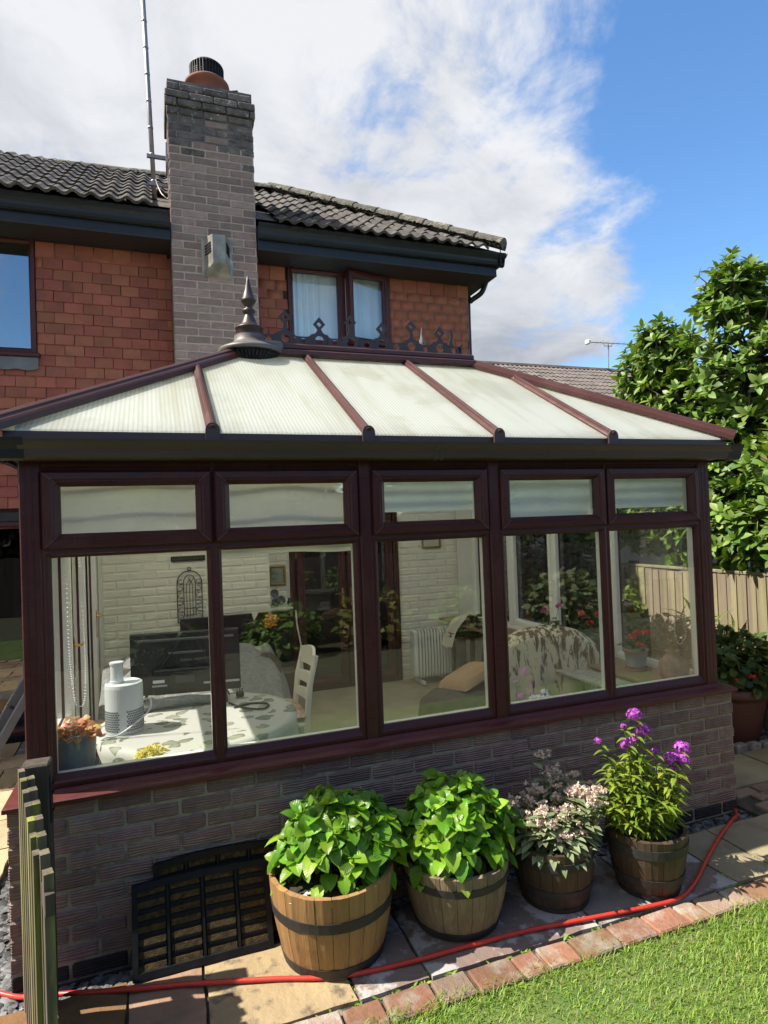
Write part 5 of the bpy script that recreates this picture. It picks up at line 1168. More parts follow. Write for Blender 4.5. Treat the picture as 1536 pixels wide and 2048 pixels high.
# magnolia beyond the fence
random.seed(31)
MT = leaf(1, .21, .22, .22, 6, .55)
mg = thing('magnolia_tree', 'large glossy leaved tree rising above the boundary fence', 'tree', (6.6, 2.6, 0))
b = MB(); limbs = []
def limb(p0, p1, r0, r1, sag=.1):
    m_ = Vector(p0).lerp(Vector(p1), .5)+Vector((random.uniform(-.15, .15), random.uniform(-.15, .15), sag)); P = catmull([p0, m_, p1], 6); b.tube(P, [r0+(r1-r0)*i/(len(P)-1) for i in range(len(P))], 7); return P
trunk_top = (6.55, 2.5, 2.2); limb((6.6, 2.6, -.1), trunk_top, .10, .075, 0)
blobs = [((6.5, 1.75, 3.55), (.75, .75, .95)), ((6.6, 2.6, 3.2), (.8, .7, .8)), ((6.3, 1.6, 2.3), (.8, .8, .75)), ((6.5, 3.4, 2.95), (.7, .7, .55)), ((6.6, 3.3, 3.75), (.45, .45, .45)), ((6.4, 4.4, 2.75), (.6, .8, .5)), ((6.2, 5.3, 2.65), (.6, .8, .45)), ((5.85, 1.45, 1.75), (.5, .8, .45)), ((6.9, 1.2, 3.75), (.7, .7, .6)), ((6.4, 4.4, 3.25), (.5, .6, .32)), ((6.3, 5.2, 3.15), (.45, .5, .28)), ((6.2, 2.6, 2.1), (.6, .9, .6)), ((6.9, .7, 3.0), (.9, .9, 1.1)), ((6.1, 3.8, 2.0), (.6, .9, .6)), ((5.9, .6, 2.2), (.6, .7, .6)), ((6.4, 1.85, 4.3), (.36, .36, .42)), ((6.2, 2.7, 3.9), (.35, .35, .35)), ((5.75, 2.2, 2.0), (.45, .7, .5)), ((5.9, 3.2, 2.55), (.5, .6, .45)), ((6.0, 4.8, 2.35), (.5, .8, .45)), ((5.7, .95, 1.72), (.4, .55, .32)), ((6.6, .3, 3.9), (.8, .8, .8)), ((6.5, 2.1, 2.9), (.8, .9, .8))]
ms = []
for c_, r_ in blobs:
    limb(trunk_top if c_[2] > 2.3 else (6.57, 2.55, 1.5), c_, .05, .018)
    vol = r_[0]*r_[1]*r_[2]; ns = int(150+340*vol)
    for i in range(ns):
        v = Vector((random.gauss(0, 1), random.gauss(0, 1), random.gauss(0, 1))).normalized(); q = random.uniform(.35, 1.08)
        p = Vector(c_)+Vector((v.x*r_[0]*q, v.y*r_[1]*q, v.z*r_[2]*q)); ax = v*.8+Vector((random.gauss(0, .3), random.gauss(0, .3), .75))
        if i % 2 == 0: b.tube([Vector(c_)+(p-Vector(c_))*.2, Vector(c_)+(p-Vector(c_))*.65+Vector((0, 0, -.04)), p], [.012, .008, .004], 4)
        ms += rosette(p, ax, random.choice((6, 7, 8, 9)), .40, 1.35, .130, .35)
b.build('trunk', 'bark', mg, smooth=True)
leaves(mg, MT[0], MT[1], ms, 'mag', 300)
# hedge and shrubs behind the conservatory's glazed side
HL = leaf(1, .30, .2, .2, 3, .5); random.seed(41)
shrub('laurel_hedge', 'dark evergreen shrub filling the gap beside the glazed side wall', (4.85, 4.0, .1), (.55, 1.5, 1.25), 5200, HL, 'hedge', .11, stems=12, core=.5)
shrub('climber', 'yellow flecked climbing shrub on the fence behind the glazed side', (5.15, 2.75, .25), (.30, .75, .55), 1500, PL, 'gold_leaf', .075, stems=8, flowers=('fl_pink', 6, .03))
# neighbour's house
nb = thing('neighbour_house', 'distant brown tiled bungalow roof beyond the conservatory', 'house', (13, 15, 0))
NS = math.tan(rad(32)); NY, NZ, NX0, NX1 = 14., 6.83, 7.2, 17.4; EYN = 10.2
b = MB(); b.add([(NX0, EYN, NZ-NS*(NY-EYN)-.06), (NX1, EYN, NZ-NS*(NY-EYN)-.06), (NX1, NY, NZ-.06), (NX0, NY, NZ-.06), (NX0, 17.8, NZ-NS*3.8-.06), (NX1, 17.8, NZ-NS*3.8-.06)], [(0, 1, 2, 3), (3, 2, 5, 4), (1, 5, 2), (0, 3, 4)]); nr = b.build('roof', 'ntile', nb)
b = MB(); b.box(NX0+.2, NX1-.15, EYN+.3, 17.5, 0, NZ-NS*(NY-EYN)-.1); b.build('wall', 'brick', nb)
def ntile():
    b = MB(); n = 12; w = .34; prof = [(w*i/n-w/2, .03*(.5-.5*math.cos(4*math.pi*i/n))) for i in range(n+1)]
    b.add([(x, 0, z+.025) for x, z in prof]+[(x, .42, z) for x, z in prof]+[(x, 0, z-.01) for x, z in prof], [(i, i+1, n+2+i, n+1+i) for i in range(n)]+[(2*n+2+i, 2*n+3+i, i+1, i) for i in range(n)]); return b
nt_ = ntile(); nme = nt_.mesh('roof_tile', 'ntile'); na = math.atan(NS); ms = []
for r in range(14):
    s = .34*r; y = EYN+s*math.cos(na); z = NZ-NS*(NY-EYN)+s*math.sin(na)
    if y > NY-.15: break
    x = NX0+.17
    while x < NX1-.1: ms.append(T(x, y, z+random.uniform(-.004, .006)) @ Matrix.Rotation(na, 4, 'X')); x += .34
ms.sort(key=lambda m: -m.translation.z)
for m_ in ms[:290]: link('roof_tile', nme, nr, w=m_)
joined('roof_tile_rest', nt_.v, nt_.f, ms[290:], 'ntile', nr, smooth=False)
for i in range(27):
    b = MB(); b.prism([(-.13, -.03), (-.09, .05), (0, .08), (.09, .05), (.13, -.03)], 0, .37, axis='x'); link('ridge_tile', b.mesh('ridge_tile', 'ntile'), nr, w=T(NX0+.38*i, NY, NZ))
an = thing('television_aerial', 'thin television aerial on a pole above the far tiled roof', 'aerial', (14.95, 14, 6.8))
b = MB(); b.tube([(14.93, 14, 6.8), (14.97, 14, 7.72)], .02, 8); b.build('pole', 'pole', an)
b = MB(); b.tube([(14.15, 14, 7.75), (16.05, 14, 7.79)], .016, 6)
for i in range(7): b.tube([(14.6+.22*i, 13.75, 7.77), (14.6+.22*i, 14.25, 7.77)], .006, 4)
b.tube([(14.78, 14, 7.74), (14.8, 14, 7.66), (15.1, 14, 7.66), (15.12, 14, 7.74)], .012, 6); b.build('boom', 'pole', an)
b = MB(); b.box(14.08, 14.2, 13.9, 14.1, 7.68, 7.82, bev=.02); b.build('reflector', 'label', an)

# ladder leaning on the left
ld = thing('ladder', 'short aluminium ladder leaning on the patio at far left', 'ladder', (-.95, 3.2, G))
l0, l1 = Vector((-.99, 3.1, G+.03)), Vector((-.60, 3.42, .80)); ls = Vector((.10, -.16, 0))
for s in (-1, 1):
    b = MB(); d_ = (l1-l0).normalized(); b.obox((l0+l1)/2+ls*s*.5, (l1-l0)/2, ls.normalized()*.016, d_.cross(ls).normalized()*.035); rr = b.build('rail', 'alu', ld)
    b = MB(); b.obox(l0+ls*s*.5, d_*.05, ls.normalized()*.022, d_.cross(ls).normalized()*.042); b.build('foot', 'rubber' if s > 0 else 'label', ld)
for i in range(3):
    p = l0.lerp(l1, .22+.28*i); b = MB(); b.tube([p-ls*.5, p+ls*.5], .015, 8); b.build('rung', 'black_metal', ld)
b = MB(); p = l0.lerp(l1, .55)-ls*.5; n_ = d_.cross(ls).normalized(); b.obox(p-n_*.036, (l1-l0).normalized()*.10, ls.normalized()*.013, n_*.001); b.build('sticker', 'ladder_label', ld)

# ------------------------------------------------------------------ inside the conservatory
FZ = .16
random.seed(51)
TC = (.655, .64); TR = .545; TZ = .885
tb = thing('dining_table', 'round dining table under the printed tablecloth', 'table', (TC[0], TC[1], FZ))
b = MB(); b.lathe([(0, TZ-.03), (TR-.02, TZ-.03), (TR-.02, TZ-.004), (0, TZ-.004)], (*TC, 0), 40); b.build('tabletop', 'cream_wood', tb)
for i in range(4):
    a = math.pi/4+i*math.pi/2; b = MB(); b.tube([(TC[0]+.36*math.cos(a), TC[1]+.36*math.sin(a), FZ), (TC[0]+.33*math.cos(a), TC[1]+.33*math.sin(a), TZ-.03)], [.022, .032], 10); b.build('leg', 'cream_wood', tb)
b = MB()
def cl(u, v):
    a = 2*math.pi*u; fold = math.sin(a*9+1.3*math.sin(a*2))
    if v < .6: r = TR*v/.6; return (TC[0]+r*math.cos(a), TC[1]+r*math.sin(a), TZ)
    t = (v-.6)/.4; r = TR+.010+t*.03+.028*t*fold; drop = .36*t*(1+.25*math.sin(4*a)); return (TC[0]+r*math.cos(a), TC[1]+r*math.sin(a), TZ-.002-drop)
b.grid(cl, 120, 20); b.build('tablecloth', 'cloth', None, smooth=True, label='white tablecloth with grey green vegetable prints on the round table', cat='tablecloth')
# air purifier
c = (.255, .60, TZ+.002); ap = thing('air_purifier', 'white cylindrical air purifier with a perforated lower half on the table', 'air purifier', c)
b = MB(); b.lathe([(0, 0), (.096, 0), (.098, .012), (.099, .245), (.096, .262), (.085, .268), (.08, .262), (.0, .258)], c, 40); b.build('body', 'appliance', ap, smooth=False)
hx_ = []
hb = MB()
for r in range(9):
    for k in range(46):
        if k % 23 in (10, 11, 12): continue
        a = 2*math.pi*(k+(r % 2)*.5)/46; z = .022+.0125*r; p = Vector((c[0]+.0985*math.cos(a), c[1]+.0985*math.sin(a), c[2]+z)); n_ = Vector((math.cos(a), math.sin(a), 0)); t_ = Vector((-math.sin(a), math.cos(a), 0))
        hb.obox(p, t_*.0046, n_*.0012, (0, 0, .0042))
hb.build('grille_holes', 'grille', ap, kind='stuff')
b = MB(); b.tube(catmull([(c[0]+.095, c[1]-.01, c[2]+.155), (c[0]+.135, c[1]-.02, c[2]+.16), (c[0]+.13, c[1]-.06, c[2]+.11), (c[0]+.06, c[1]-.10, c[2]+.06), (c[0]-.03, c[1]-.115, c[2]+.01), (c[0]-.1, c[1]-.12, c[2]+.005), (c[0]-.16, c[1]-.13, c[2]-.04)], 8), .005, 6); b.build('cord', 'appliance', ap, smooth=True)
t = thing('filter_cartridge', 'small white cylinder standing on top of the air purifier', 'canister', (c[0]-.035, c[1]+.02, c[2]+.268)); b = MB(); b.lathe([(0, .0), (.035, .0), (.036, .012), (.033, .014), (.033, .098), (.037, .10), (.037, .112), (0, .114)], (c[0]-.035, c[1]+.02, c[2]+.262), 24); b.build('body', 'appliance', t)
# flat television seen from behind on the table
tvx = Matrix.Translation((.60, 1.03, 0)) @ Matrix.Rotation(rad(-9), 4, 'Z')
tv = thing('television', 'flat black television standing on the table with its back to the window', 'television', (.60, 1.03, TZ))
Z0, Z1, WX = .945, 1.335, .335
b = MB(tvx); b.box(-WX, WX, 0, .018, Z0, Z1, bev=.005); b.build('screen', 'tv_gloss', tv)
b = MB(tvx); b.box(-WX+.004, WX-.004, -.012, -.001, Z0+.004, Z1-.004, bev=.004); b.box(-.20, .22, -.045, -.0125, Z0+.006, Z0+.165, bev=.012); b.build('back_cover', 'tv', tv)
for n_, p0, p1 in (('moulding', (-.285, Z1-.045), (.30, Z1-.045)), ('moulding', (-.19, Z0+.11), (-.03, Z1-.06)), ('moulding', (.21, Z0+.03), (.08, Z1-.06)), ('moulding', (-.10, Z1-.13), (.12, Z1-.13))):
    b = MB(tvx); b.tube([(p0[0], -.016, p0[1]), (p1[0], -.016, p1[1])], .009, 6); b.build(n_, 'tv_bar' if p0[1] == p1[1] else 'tv', tv)
b = MB(tvx); b.box(-.075, .115, -.066, -.044, Z0+.135, Z0+.15, bev=.004); b.build('wall_plate', 'tv', tv)
b = MB(tvx); b.box(-.06, .055, -.047, -.045, Z0+.075, Z0+.12); b.build('rating_label', 'label_dark', tv)
b = MB(tvx); b.box(-.195, -.125, -.0475, -.0455, Z0+.083, Z0+.102); b.build('white_sticker', 'label', tv)
b = MB(tvx); b.box(-.20, -.11, -.048, -.045, Z0+.060, Z0+.072); b.build('silver_strip', 'alu', tv)
b = MB(tvx); b.box(.11, .33, -.05, -.046, Z0+.06, Z0+.072); b.build('silver_strip', 'alu', tv)
for s in (-1, 1):
    b = MB(tvx); b.tube([(s*.24, -.01, Z0+.01), (s*.255, -.09, TZ+.006)], .006, 6); b.tube([(s*.24, .01, Z0+.01), (s*.255, .09, TZ+.006)], .006, 6); b.build('stand_foot', 'tv', tv)
pl_ = thing('power_lead', 'black power lead with a three pin plug lying on the tablecloth', 'cable', (.95, .82, TZ))
b = MB(); b.tube(catmull([(.84, .86, TZ+.008), (.92, .70, TZ+.008), (1.02, .63, TZ+.008), (1.06, .72, TZ+.008), (.97, .78, TZ+.008), (.86, .74, TZ+.008)], 8), .006, 6); b.build('lead', 'cable', pl_, smooth=True)
b = MB(); b.box(.90, .95, .97, 1.005, TZ+.004, TZ+.034, bev=.006)
b.build('plug', 'cable', pl_)
for i in range(3): b = MB(); b.box(.905+.016*i, .911+.016*i, .984, .99, TZ+.034, TZ+.055); b.build('pin', 'cable', pl_)
t = thing('fleece_bolster', 'long grey fluffy bolster lying on the table behind the television', 'bolster', (.5, 1.1, TZ)); b = MB(); b.tube([(.28, .90, TZ+.03), (.45, .93, TZ+.04), (.62, .93, TZ+.04), (.80, .90, TZ+.03)], [.022, .03, .03, .022], 12); b.build('cover', 'sofa', t, smooth=True)
# pot of begonia on the left sill
c = (.055, .175, .847)
t = pot('zinc_pot', 'grey round plant pot on the inner sill behind the gate post', c, [(0, 0), (.082, 0), (.086, .012), (.096, .165), (.098, .182), (.09, .185), (.087, .165), (0, .16)], 'zinc')
b = MB(); b.lathe([(0, -.0), (.098, .0), (.11, .03), (.104, .03), (.094, .006), (0, .006)], (c[0], c[1], c[2]-.001), 32); b.build('saucer', 'zinc', t, smooth=True)
BT = leaf(1, .52, .25, .35, 6, .45, .07); t = thing('begonia', 'orange and yellow leaved begonia in the grey sill pot', 'plant', (c[0], c[1], c[2]+.13)); ms = []
for i in range(120):
    a = random.random()*6.28; q = random.uniform(.2, 1.25); p = Vector((c[0]+.085*q*math.cos(a), c[1]+.07*q*math.sin(a), c[2]+.165+.085*(1.3-q)*random.random()+.01)); ms.append(frame_m(p, (math.cos(a), math.sin(a)-.25, random.uniform(-.3, .5)), (math.cos(a)*.4, -.6, 1), random.uniform(.026, .046)))
leaves(t, BT[0], BT[1], ms, 'beg')
b = MB()
for i in range(8): b.tube([(c[0], c[1], c[2]+.12), (c[0]+.05*math.cos(i), c[1]+.05*math.sin(i), c[2]+.19)], .003, 4)
b.build('stems', 'stem', t, kind='stuff')
t = thing('yellow_duster', 'fluffy yellow duster head lying on the front sill', 'duster', (.40, .16, .847)); ms = [frame_m(Vector((.40+.075*v.x, .16+.04*v.y, .855+.045*abs(v.z))), v+Vector((random.gauss(0, .4), random.gauss(0, .4), 0)), (0, 0, 1), .03) for v in [Vector((random.gauss(0, 1), random.gauss(0, 1), random.gauss(0, 1))).normalized() for _ in range(420)]]
YT = leaf(1, .12, .2, .3, 3); joined('fluff', YT[0], YT[1], ms, 'yellow', t)
t = thing('duster_grip', 'small red plastic grip resting at the left edge of the tablecloth', 'grip', (.125, .60, TZ)); b = MB(); b.tube([(.135, .55, TZ+.006), (.12, .58, TZ+.03), (.115, .60, TZ+.05)], [.012, .014, .005], 8); b.build('handle', 'fl_red', t, smooth=True)
# cream chair with its floral cushion, turned to the table
cx = Matrix.Translation((1.19, 1.36, FZ)) @ Matrix.Rotation(rad(90), 4, 'Z')     # local +y is the front of the seat
ch = thing('dining_chair', 'cream painted ladder back chair beside the table', 'chair', (1.19, 1.36, FZ))
for s in (-1, 1):
    b = MB(cx); b.tube([(s*.20, -.20, 0), (s*.20, -.205, .44), (s*.20, -.235, .70), (s*.20, -.285, .90)], [.02, .022, .022, .02], 8); b.build('rear_leg', 'cream_wood', ch)
    b = MB(cx); b.tube([(s*.20, .20, 0), (s*.20, .20, .43)], .021, 8); b.build('leg', 'cream_wood', ch)
b = MB(cx); b.box(-.215, .215, -.22, .23, .42, .45, bev=.008); b.build('seat', 'cream_wood', ch)
for z0, z1 in ((.79, .905), (.66, .73), (.55, .61)):
    b = MB(cx); n = 10; y = -.20-.085*max(0, (z0-.44)/.46)
    vs = []
    for i in range(n+1):
        u = i/n; x = -.20+.40*u; yy = y-.035*math.sin(math.pi*u); top = z1+(.028*math.sin(math.pi*u) if z0 > .75 else .012*math.sin(math.pi*u)); vs += [(x, yy-.011, z0), (x, yy+.011, z0), (x, yy+.011-.006, top), (x, yy-.011-.006, top)]
    b.add(vs, [(i*4+j, i*4+(j+1) % 4, i*4+4+(j+1) % 4, i*4+4+j) for i in range(n) for j in range(4)]+[(0, 1, 2, 3), (4*n+3, 4*n+2, 4*n+1, 4*n)]); b.build('back_slat', 'cream_wood', ch)
def cushion(b, c, sx, sy, h, n=14):
    b.grid(lambda u, v: (c[0]+sx*(u-.5)*2, c[1]+sy*(v-.5)*2, c[2]+h*(max(0, (1-(2*u-1)**4)*(1-(2*v-1)**4)))**.5), n, n); b.grid(lambda u, v: (c[0]+sx*(u-.5)*2, c[1]+sy*(v-.5)*2, c[2]-h*.6*(max(0, (1-(2*u-1)**4)*(1-(2*v-1)**4)))**.5), n, n)
b = MB(cx); cushion(b, (0, 0, .49), .22, .22, .05); b.build('chair_cushion', 'floral', None, smooth=True, label='brown and pink floral cushion on the cream chair', cat='cushion')
# sofa under a fluffy throw
sf = thing('sofa', 'low sofa behind the table covered by a grey fluffy throw', 'sofa', (.75, 2.0, FZ))
b = MB(); b.box(.05, 1.45, 1.62, 2.5, FZ, .56, bev=.05); b.build('base', 'taupe', sf); b = MB(); b.box(.05, 1.45, 2.3, 2.55, .50, .86, bev=.08); b.build('back', 'taupe', sf)
b = MB(); b.grid(lambda u, v: (.0+1.5*u, 1.56+1.0*v, .58+.30*max(0, (v-.35)/.65)**.8+.10*math.sin(math.pi*u)+.018*math.sin(u*31+v*17)+.012*math.sin(u*57)-(.25*max(0, (u-.88)/.12)**2)-(.4*max(0, (.1-v)/.1)**2)), 60, 30); b.build('fluffy_throw', 'sofa', None, smooth=True, label='thick grey fluffy throw spread over the sofa', cat='throw')
ms = [frame_m(Vector((random.uniform(.15, 1.45), y_, .585+.30*max(0, (v_-.35)/.65)**.8+.05)), (random.gauss(0, 1), random.gauss(0, 1), .6), (0, 0, 1), .04) for v_ in rng.uniform(0, 1, 900) for y_ in [1.56+v_]]
# large dark television on a stand by the chimney breast
bt = thing('large_television', 'large dark television on a low stand in front of the white brick wall', 'television', (1.25, 2.88, FZ))
b = MB(); b.box(.62, 1.66, 2.86, 2.90, .62, 1.165, bev=.006); b.build('screen', 'tv_gloss', bt)
b = MB(); b.box(.60, 1.68, 2.80, 3.18, FZ, .585, bev=.01); b.build('stand', 'darkwood', bt); b = MB(); b.box(1.05, 1.25, 2.82, 2.95, .586, .62); b.build('foot', 'tv', bt)
t = thing('cloth_tag', 'white paper tag hanging over the top edge of the large television', 'tag', (1.30, 2.855, 1.16)); b = MB(); b.prism([(1.265, 1.172), (1.335, 1.176), (1.32, 1.15), (1.285, 1.09)], 2.845, 2.852); b.build('tag', 'towel', t)
t = thing('flower_ornament', 'amber sunflower ornament hanging in front of the large television', 'ornament', (1.47, 2.84, 1.08))
for i in range(22):
    a = i*2.4; r = .013*math.sqrt(i)*1.15; b = MB(); b.lathe([(0, -.016), (.014, -.009), (.018, 0), (.014, .009), (0, .016)], (1.44+r*math.cos(a), 2.84-.01, 1.085+r*math.sin(a)), 8); b.build('petal', 'orange', t, smooth=True)
t = thing('hanging_lead', 'thin pale cord hanging beside the large television', 'cord', (1.70, 2.88, 1.1)); b = MB(); b.tube(catmull([(1.69, 2.86, 1.16), (1.70, 2.85, 1.0), (1.73, 2.85, .8), (1.74, 2.86, .55)], 6), .008, 6); b.build('cord', 'towel', t)
# wall pieces
def picture(name, label, x0, x1, z0, z1, y, fm_, cm_, w=.03):
    t = thing(name, label, 'picture', ((x0+x1)/2, y, z0)); b = MB(); b.ring((x0, x1, z0, z1), (x0+w, x1-w, z0+w, z1-w), [(0, y), (0, y-.018), (.5, y-.026), (1, y-.01), (1, y)]); b.build('frame', fm_, t); b = MB(); b.box(x0+w-.002, x1-w+.002, y-.008, y-.003, z0+w-.002, z1-w+.002); b.build('print', cm_, t)
picture('framed_painting', 'small gilt framed seascape in the recess beside the chimney breast', 1.56, 1.745, 1.34, 1.56, HY-.003, 'gold', 'canvas_sea')
picture('framed_print', 'pale print in a thin gilt frame on the white pillar', 3.36, 3.60, 1.655, 1.90, HY-.003, 'gold', 'canvas_pale', .022)
t = thing('wall_plaque', 'narrow dark embossed plaque on the white brick wall', 'plaque', (.70, 3.24, 1.7)); b = MB(); b.box(.565, .885, 3.232, 3.247, 1.672, 1.724, bev=.004)
b.build('board', 'iron', t); b = MB()
for i in range(9): b.tube(arc((.60+.031*i, 3.231, 1.697), .010, 0, 5.2, 8), .003, 4)
b.build('scroll', 'tv_bar', t, kind='stuff')
t = thing('candle_sconce', 'arched black wrought iron candle holder hung on the white brick wall', 'candle holder', (.72, 3.23, 1.1)); X0, X1, ZB, ZA, y = .615, .845, 1.08, 1.46, 3.235; xm = (X0+X1)/2
def iron(pts, r=.0045, nm='rod'): b = MB(); b.tube(pts, r, 5); b.build(nm, 'iron', t)
iron([(X0, y, ZB), (X0, y, ZA)]+[(xm-.115*math.cos(a), y, ZA+.12*math.sin(a)) for a in np.linspace(0, math.pi, 14)]+[(X1, y, ZB), (X0, y, ZB)], .005, 'outer_arch')
xi = .055; iron([(xm-xi, y, ZB+.06), (xm-xi, y, ZA)]+[(xm-xi*math.cos(a), y, ZA+.08*math.sin(a)) for a in np.linspace(0, math.pi, 12)]+[(xm+xi, y, ZB+.06)], .004, 'inner_arch')
for dx in (-.028, 0, .028): iron([(xm+dx, y, ZB+.05), (xm+dx, y, ZA-.01)]+[(xm+dx+(.05 if dx <= 0 else -.05)*q, y, ZA-.01+.07*q) for q in (.4, .8)], .0032, 'upright')
for s in (-1, 1):
    for k in range(6): z = ZB+.04+.068*k; iron([(xm+s*.085+.022*math.sin(a)*(1 if k % 2 else -1)*math.exp(-.0*a), y, z+.03*(a/5-.5)+.012*math.cos(a)) for a in np.linspace(0, 7, 14)], .003, 'scroll')
iron(arc((xm, y, ZA+.14), .016, 0, 6.28, 10), .0035, 'hanging_ring'); iron([(xm-.05, y, ZB+.14)]+[(xm-.05*math.cos(a), y-.06*math.sin(a), ZB+.14) for a in np.linspace(0, math.pi, 9)], .004, 'candle_ring'); iron([(xm-.05*math.cos(a), y-.06*math.sin(a), ZB+.075) for a in np.linspace(0, math.pi, 9)], .004, 'candle_ring')
t = thing('ornament_shelf', 'small white shelf stacked with dark plates and a pot in the recess', 'shelf', (1.65, 3.52, 1.08)); b = MB(); b.box(1.54, 1.78, 3.42, HY-.004, 1.10, 1.122, bev=.003); b.build('board', 'white', t)
for i, (x, z, r) in enumerate([(1.60, 1.27, .045), (1.66, 1.195, .05), (1.605, 1.18, .045)]):
    p = thing('plate', ['upper dark round plate on the recess shelf', 'right hand dark round plate on the recess shelf', 'left hand dark plate low on the recess shelf'][i], 'plate', (x, 3.5, z)); b = MB(Matrix.Translation((x, 3.5-.03*(i > 0), z)) @ Matrix.Rotation(rad(76), 4, 'X')); b.lathe([(0, 0), (r*.6, .002), (r, .012), (r*.95, .016), (r*.55, .006), (0, .005)], (0, 0, 0), 24); b.build('dish', 'china', p, smooth=True)
t = thing('dark_vase', 'small dark vase at the end of the recess shelf', 'vase', (1.755, 3.47, 1.122)); b = MB(); b.lathe([(0, 0), (.02, 0), (.032, .04), (.02, .075), (.026, .09), (0, .085)], (1.755, 3.47, 1.123), 16); b.build('body', 'china', t, smooth=True)
# oil filled radiator
ra = thing('oil_radiator', 'white oil filled radiator standing by the painted pillar', 'radiator', (3.37, 3.33, FZ))
for i in range(11):
    b = MB(); x = 3.15+.036*i; b.prism([(3.26, .24), (3.40, .24), (3.41, .27), (3.41, .73), (3.395, .77), (3.33, .785), (3.265, .77), (3.25, .73), (3.25, .27)], x-.006, x+.006, axis='x'); b.tube([(x, 3.25, .27), (x, 3.246, .5), (x, 3.25, .73)], .012, 6); b.build('fin', 'white', ra)
b = MB(); b.box(3.085, 3.135, 3.26, 3.40, .26, .76, bev=.012); b.build('control_panel', 'white', ra)
for x in (3.17, 3.47): b = MB(); b.box(x-.015, x+.015, 3.2, 3.46, FZ+.01, FZ+.055, bev=.008); b.build('foot', 'white', ra)
# occasional table with cloth, red vacuum cleaner
st_ = thing('side_table', 'round dark wood occasional table with a railed top by the glazed side', 'table', (3.63, 3.10, FZ)); c = (3.60, 3.02, 0)
b = MB(); b.lathe([(0, .70), (.19, .70), (.20, .712), (.19, .722), (0, .722)], c, 28); b.build('top', 'darkwood', st_); b = MB(); b.lathe([(.185, .745), (.195, .75), (.185, .755), (.175, .75), (.185, .745)], c, 28)
for i in range(20): b.tube([(c[0]+.185*math.cos(i*.314), c[1]+.185*math.sin(i*.314), .722), (c[0]+.185*math.cos(i*.314), c[1]+.185*math.sin(i*.314), .75)], .004, 4)
b.build('gallery_rail', 'darkwood', st_)
for i in range(3): a = i*2.09+.5; b = MB(); b.tube([(c[0]+.14*math.cos(a), c[1]+.14*math.sin(a), .70), (c[0]+.14*math.cos(a), c[1]+.14*math.sin(a), .56), (c[0]+.13*math.cos(a), c[1]+.13*math.sin(a), .4), (c[0]+.16*math.cos(a), c[1]+.16*math.sin(a), FZ)], [.015, .024, .014, .018], 8); b.build('leg', 'darkwood', st_)
b = MB(); b.grid(lambda u, v: (c[0]-.24+.42*u, c[1]-.14+.28*v+.02*math.sin(u*11), .78+.17*math.sin(math.pi*u*.8+.2)*(1-.3*v)+.012*math.sin(u*15+v*9)-(.20*max(0, (.45-u)/.45)**1.5)), 26, 14); b.build('draped_cloth', 'towel', None, smooth=True, label='cream cloth heaped on the round occasional table', cat='cloth')
vc = thing('vacuum_cleaner', 'red and black upright vacuum cleaner behind the mullion', 'vacuum cleaner', (3.70, 2.75, FZ)); c = (3.62, 2.62, 0)
b = MB(); b.tube(catmull([(c[0]+.02, c[1], .97), (c[0]-.08, c[1], .98), (c[0]-.12, c[1], .92), (c[0]-.08, c[1], .86), (c[0]+.02, c[1], .88)], 6), .016, 8); b.build('handle', 'tv', vc, smooth=True)
b = MB(); b.box(c[0]-.02, c[0]+.12, c[1]-.04, c[1]+.04, .84, .985, bev=.03); b.build('cylinder', 'red_plastic', vc); b = MB(); b.tube([(c[0]+.04, c[1], .84), (c[0]-.02, c[1]+.02, .5), (c[0]-.06, c[1]+.02, FZ+.06)], [.03, .028, .03], 8); b.build('tube', 'tv', vc); b = MB(); b.tube([(c[0]+.03, c[1]-.04, .7), (c[0]+.0, c[1]-.04, .45)], .018, 8); b.build('hose', 'red_plastic', vc); b = MB(); b.box(c[0]-.16, c[0]+.06, c[1]-.08, c[1]+.10, FZ+.002, FZ+.06, bev=.02); b.build('floor_head', 'tv', vc)
# pouffe with tan cushion
pf_ = thing('pouffe', 'low taupe velvet pouffe in the middle of the floor', 'footstool', (2.62, 1.42, FZ)); b = MB(); b.lathe([(0, 0), (.28, 0), (.34, .06), (.36, .20), (.33, .36), (.24, .43), (0, .46)], (2.72, 1.42, FZ), 32); b.build('body', 'taupe', pf_, smooth=True)
b = MB(); b.lathe([(.355, .205), (.366, .215), (.355, .225)], (2.72, 1.42, FZ), 32); b.build('piping', 'taupe', pf_)
b = MB(Matrix.Translation((2.86, 1.52, .665)) @ Matrix.Rotation(rad(-14), 4, 'Y') @ Matrix.Rotation(rad(20), 4, 'Z')); cushion(b, (0, 0, 0), .24, .17, .075); b.build('tan_cushion', 'tan', None, smooth=True, label='tan ribbed cushion resting on the pouffe', cat='cushion')
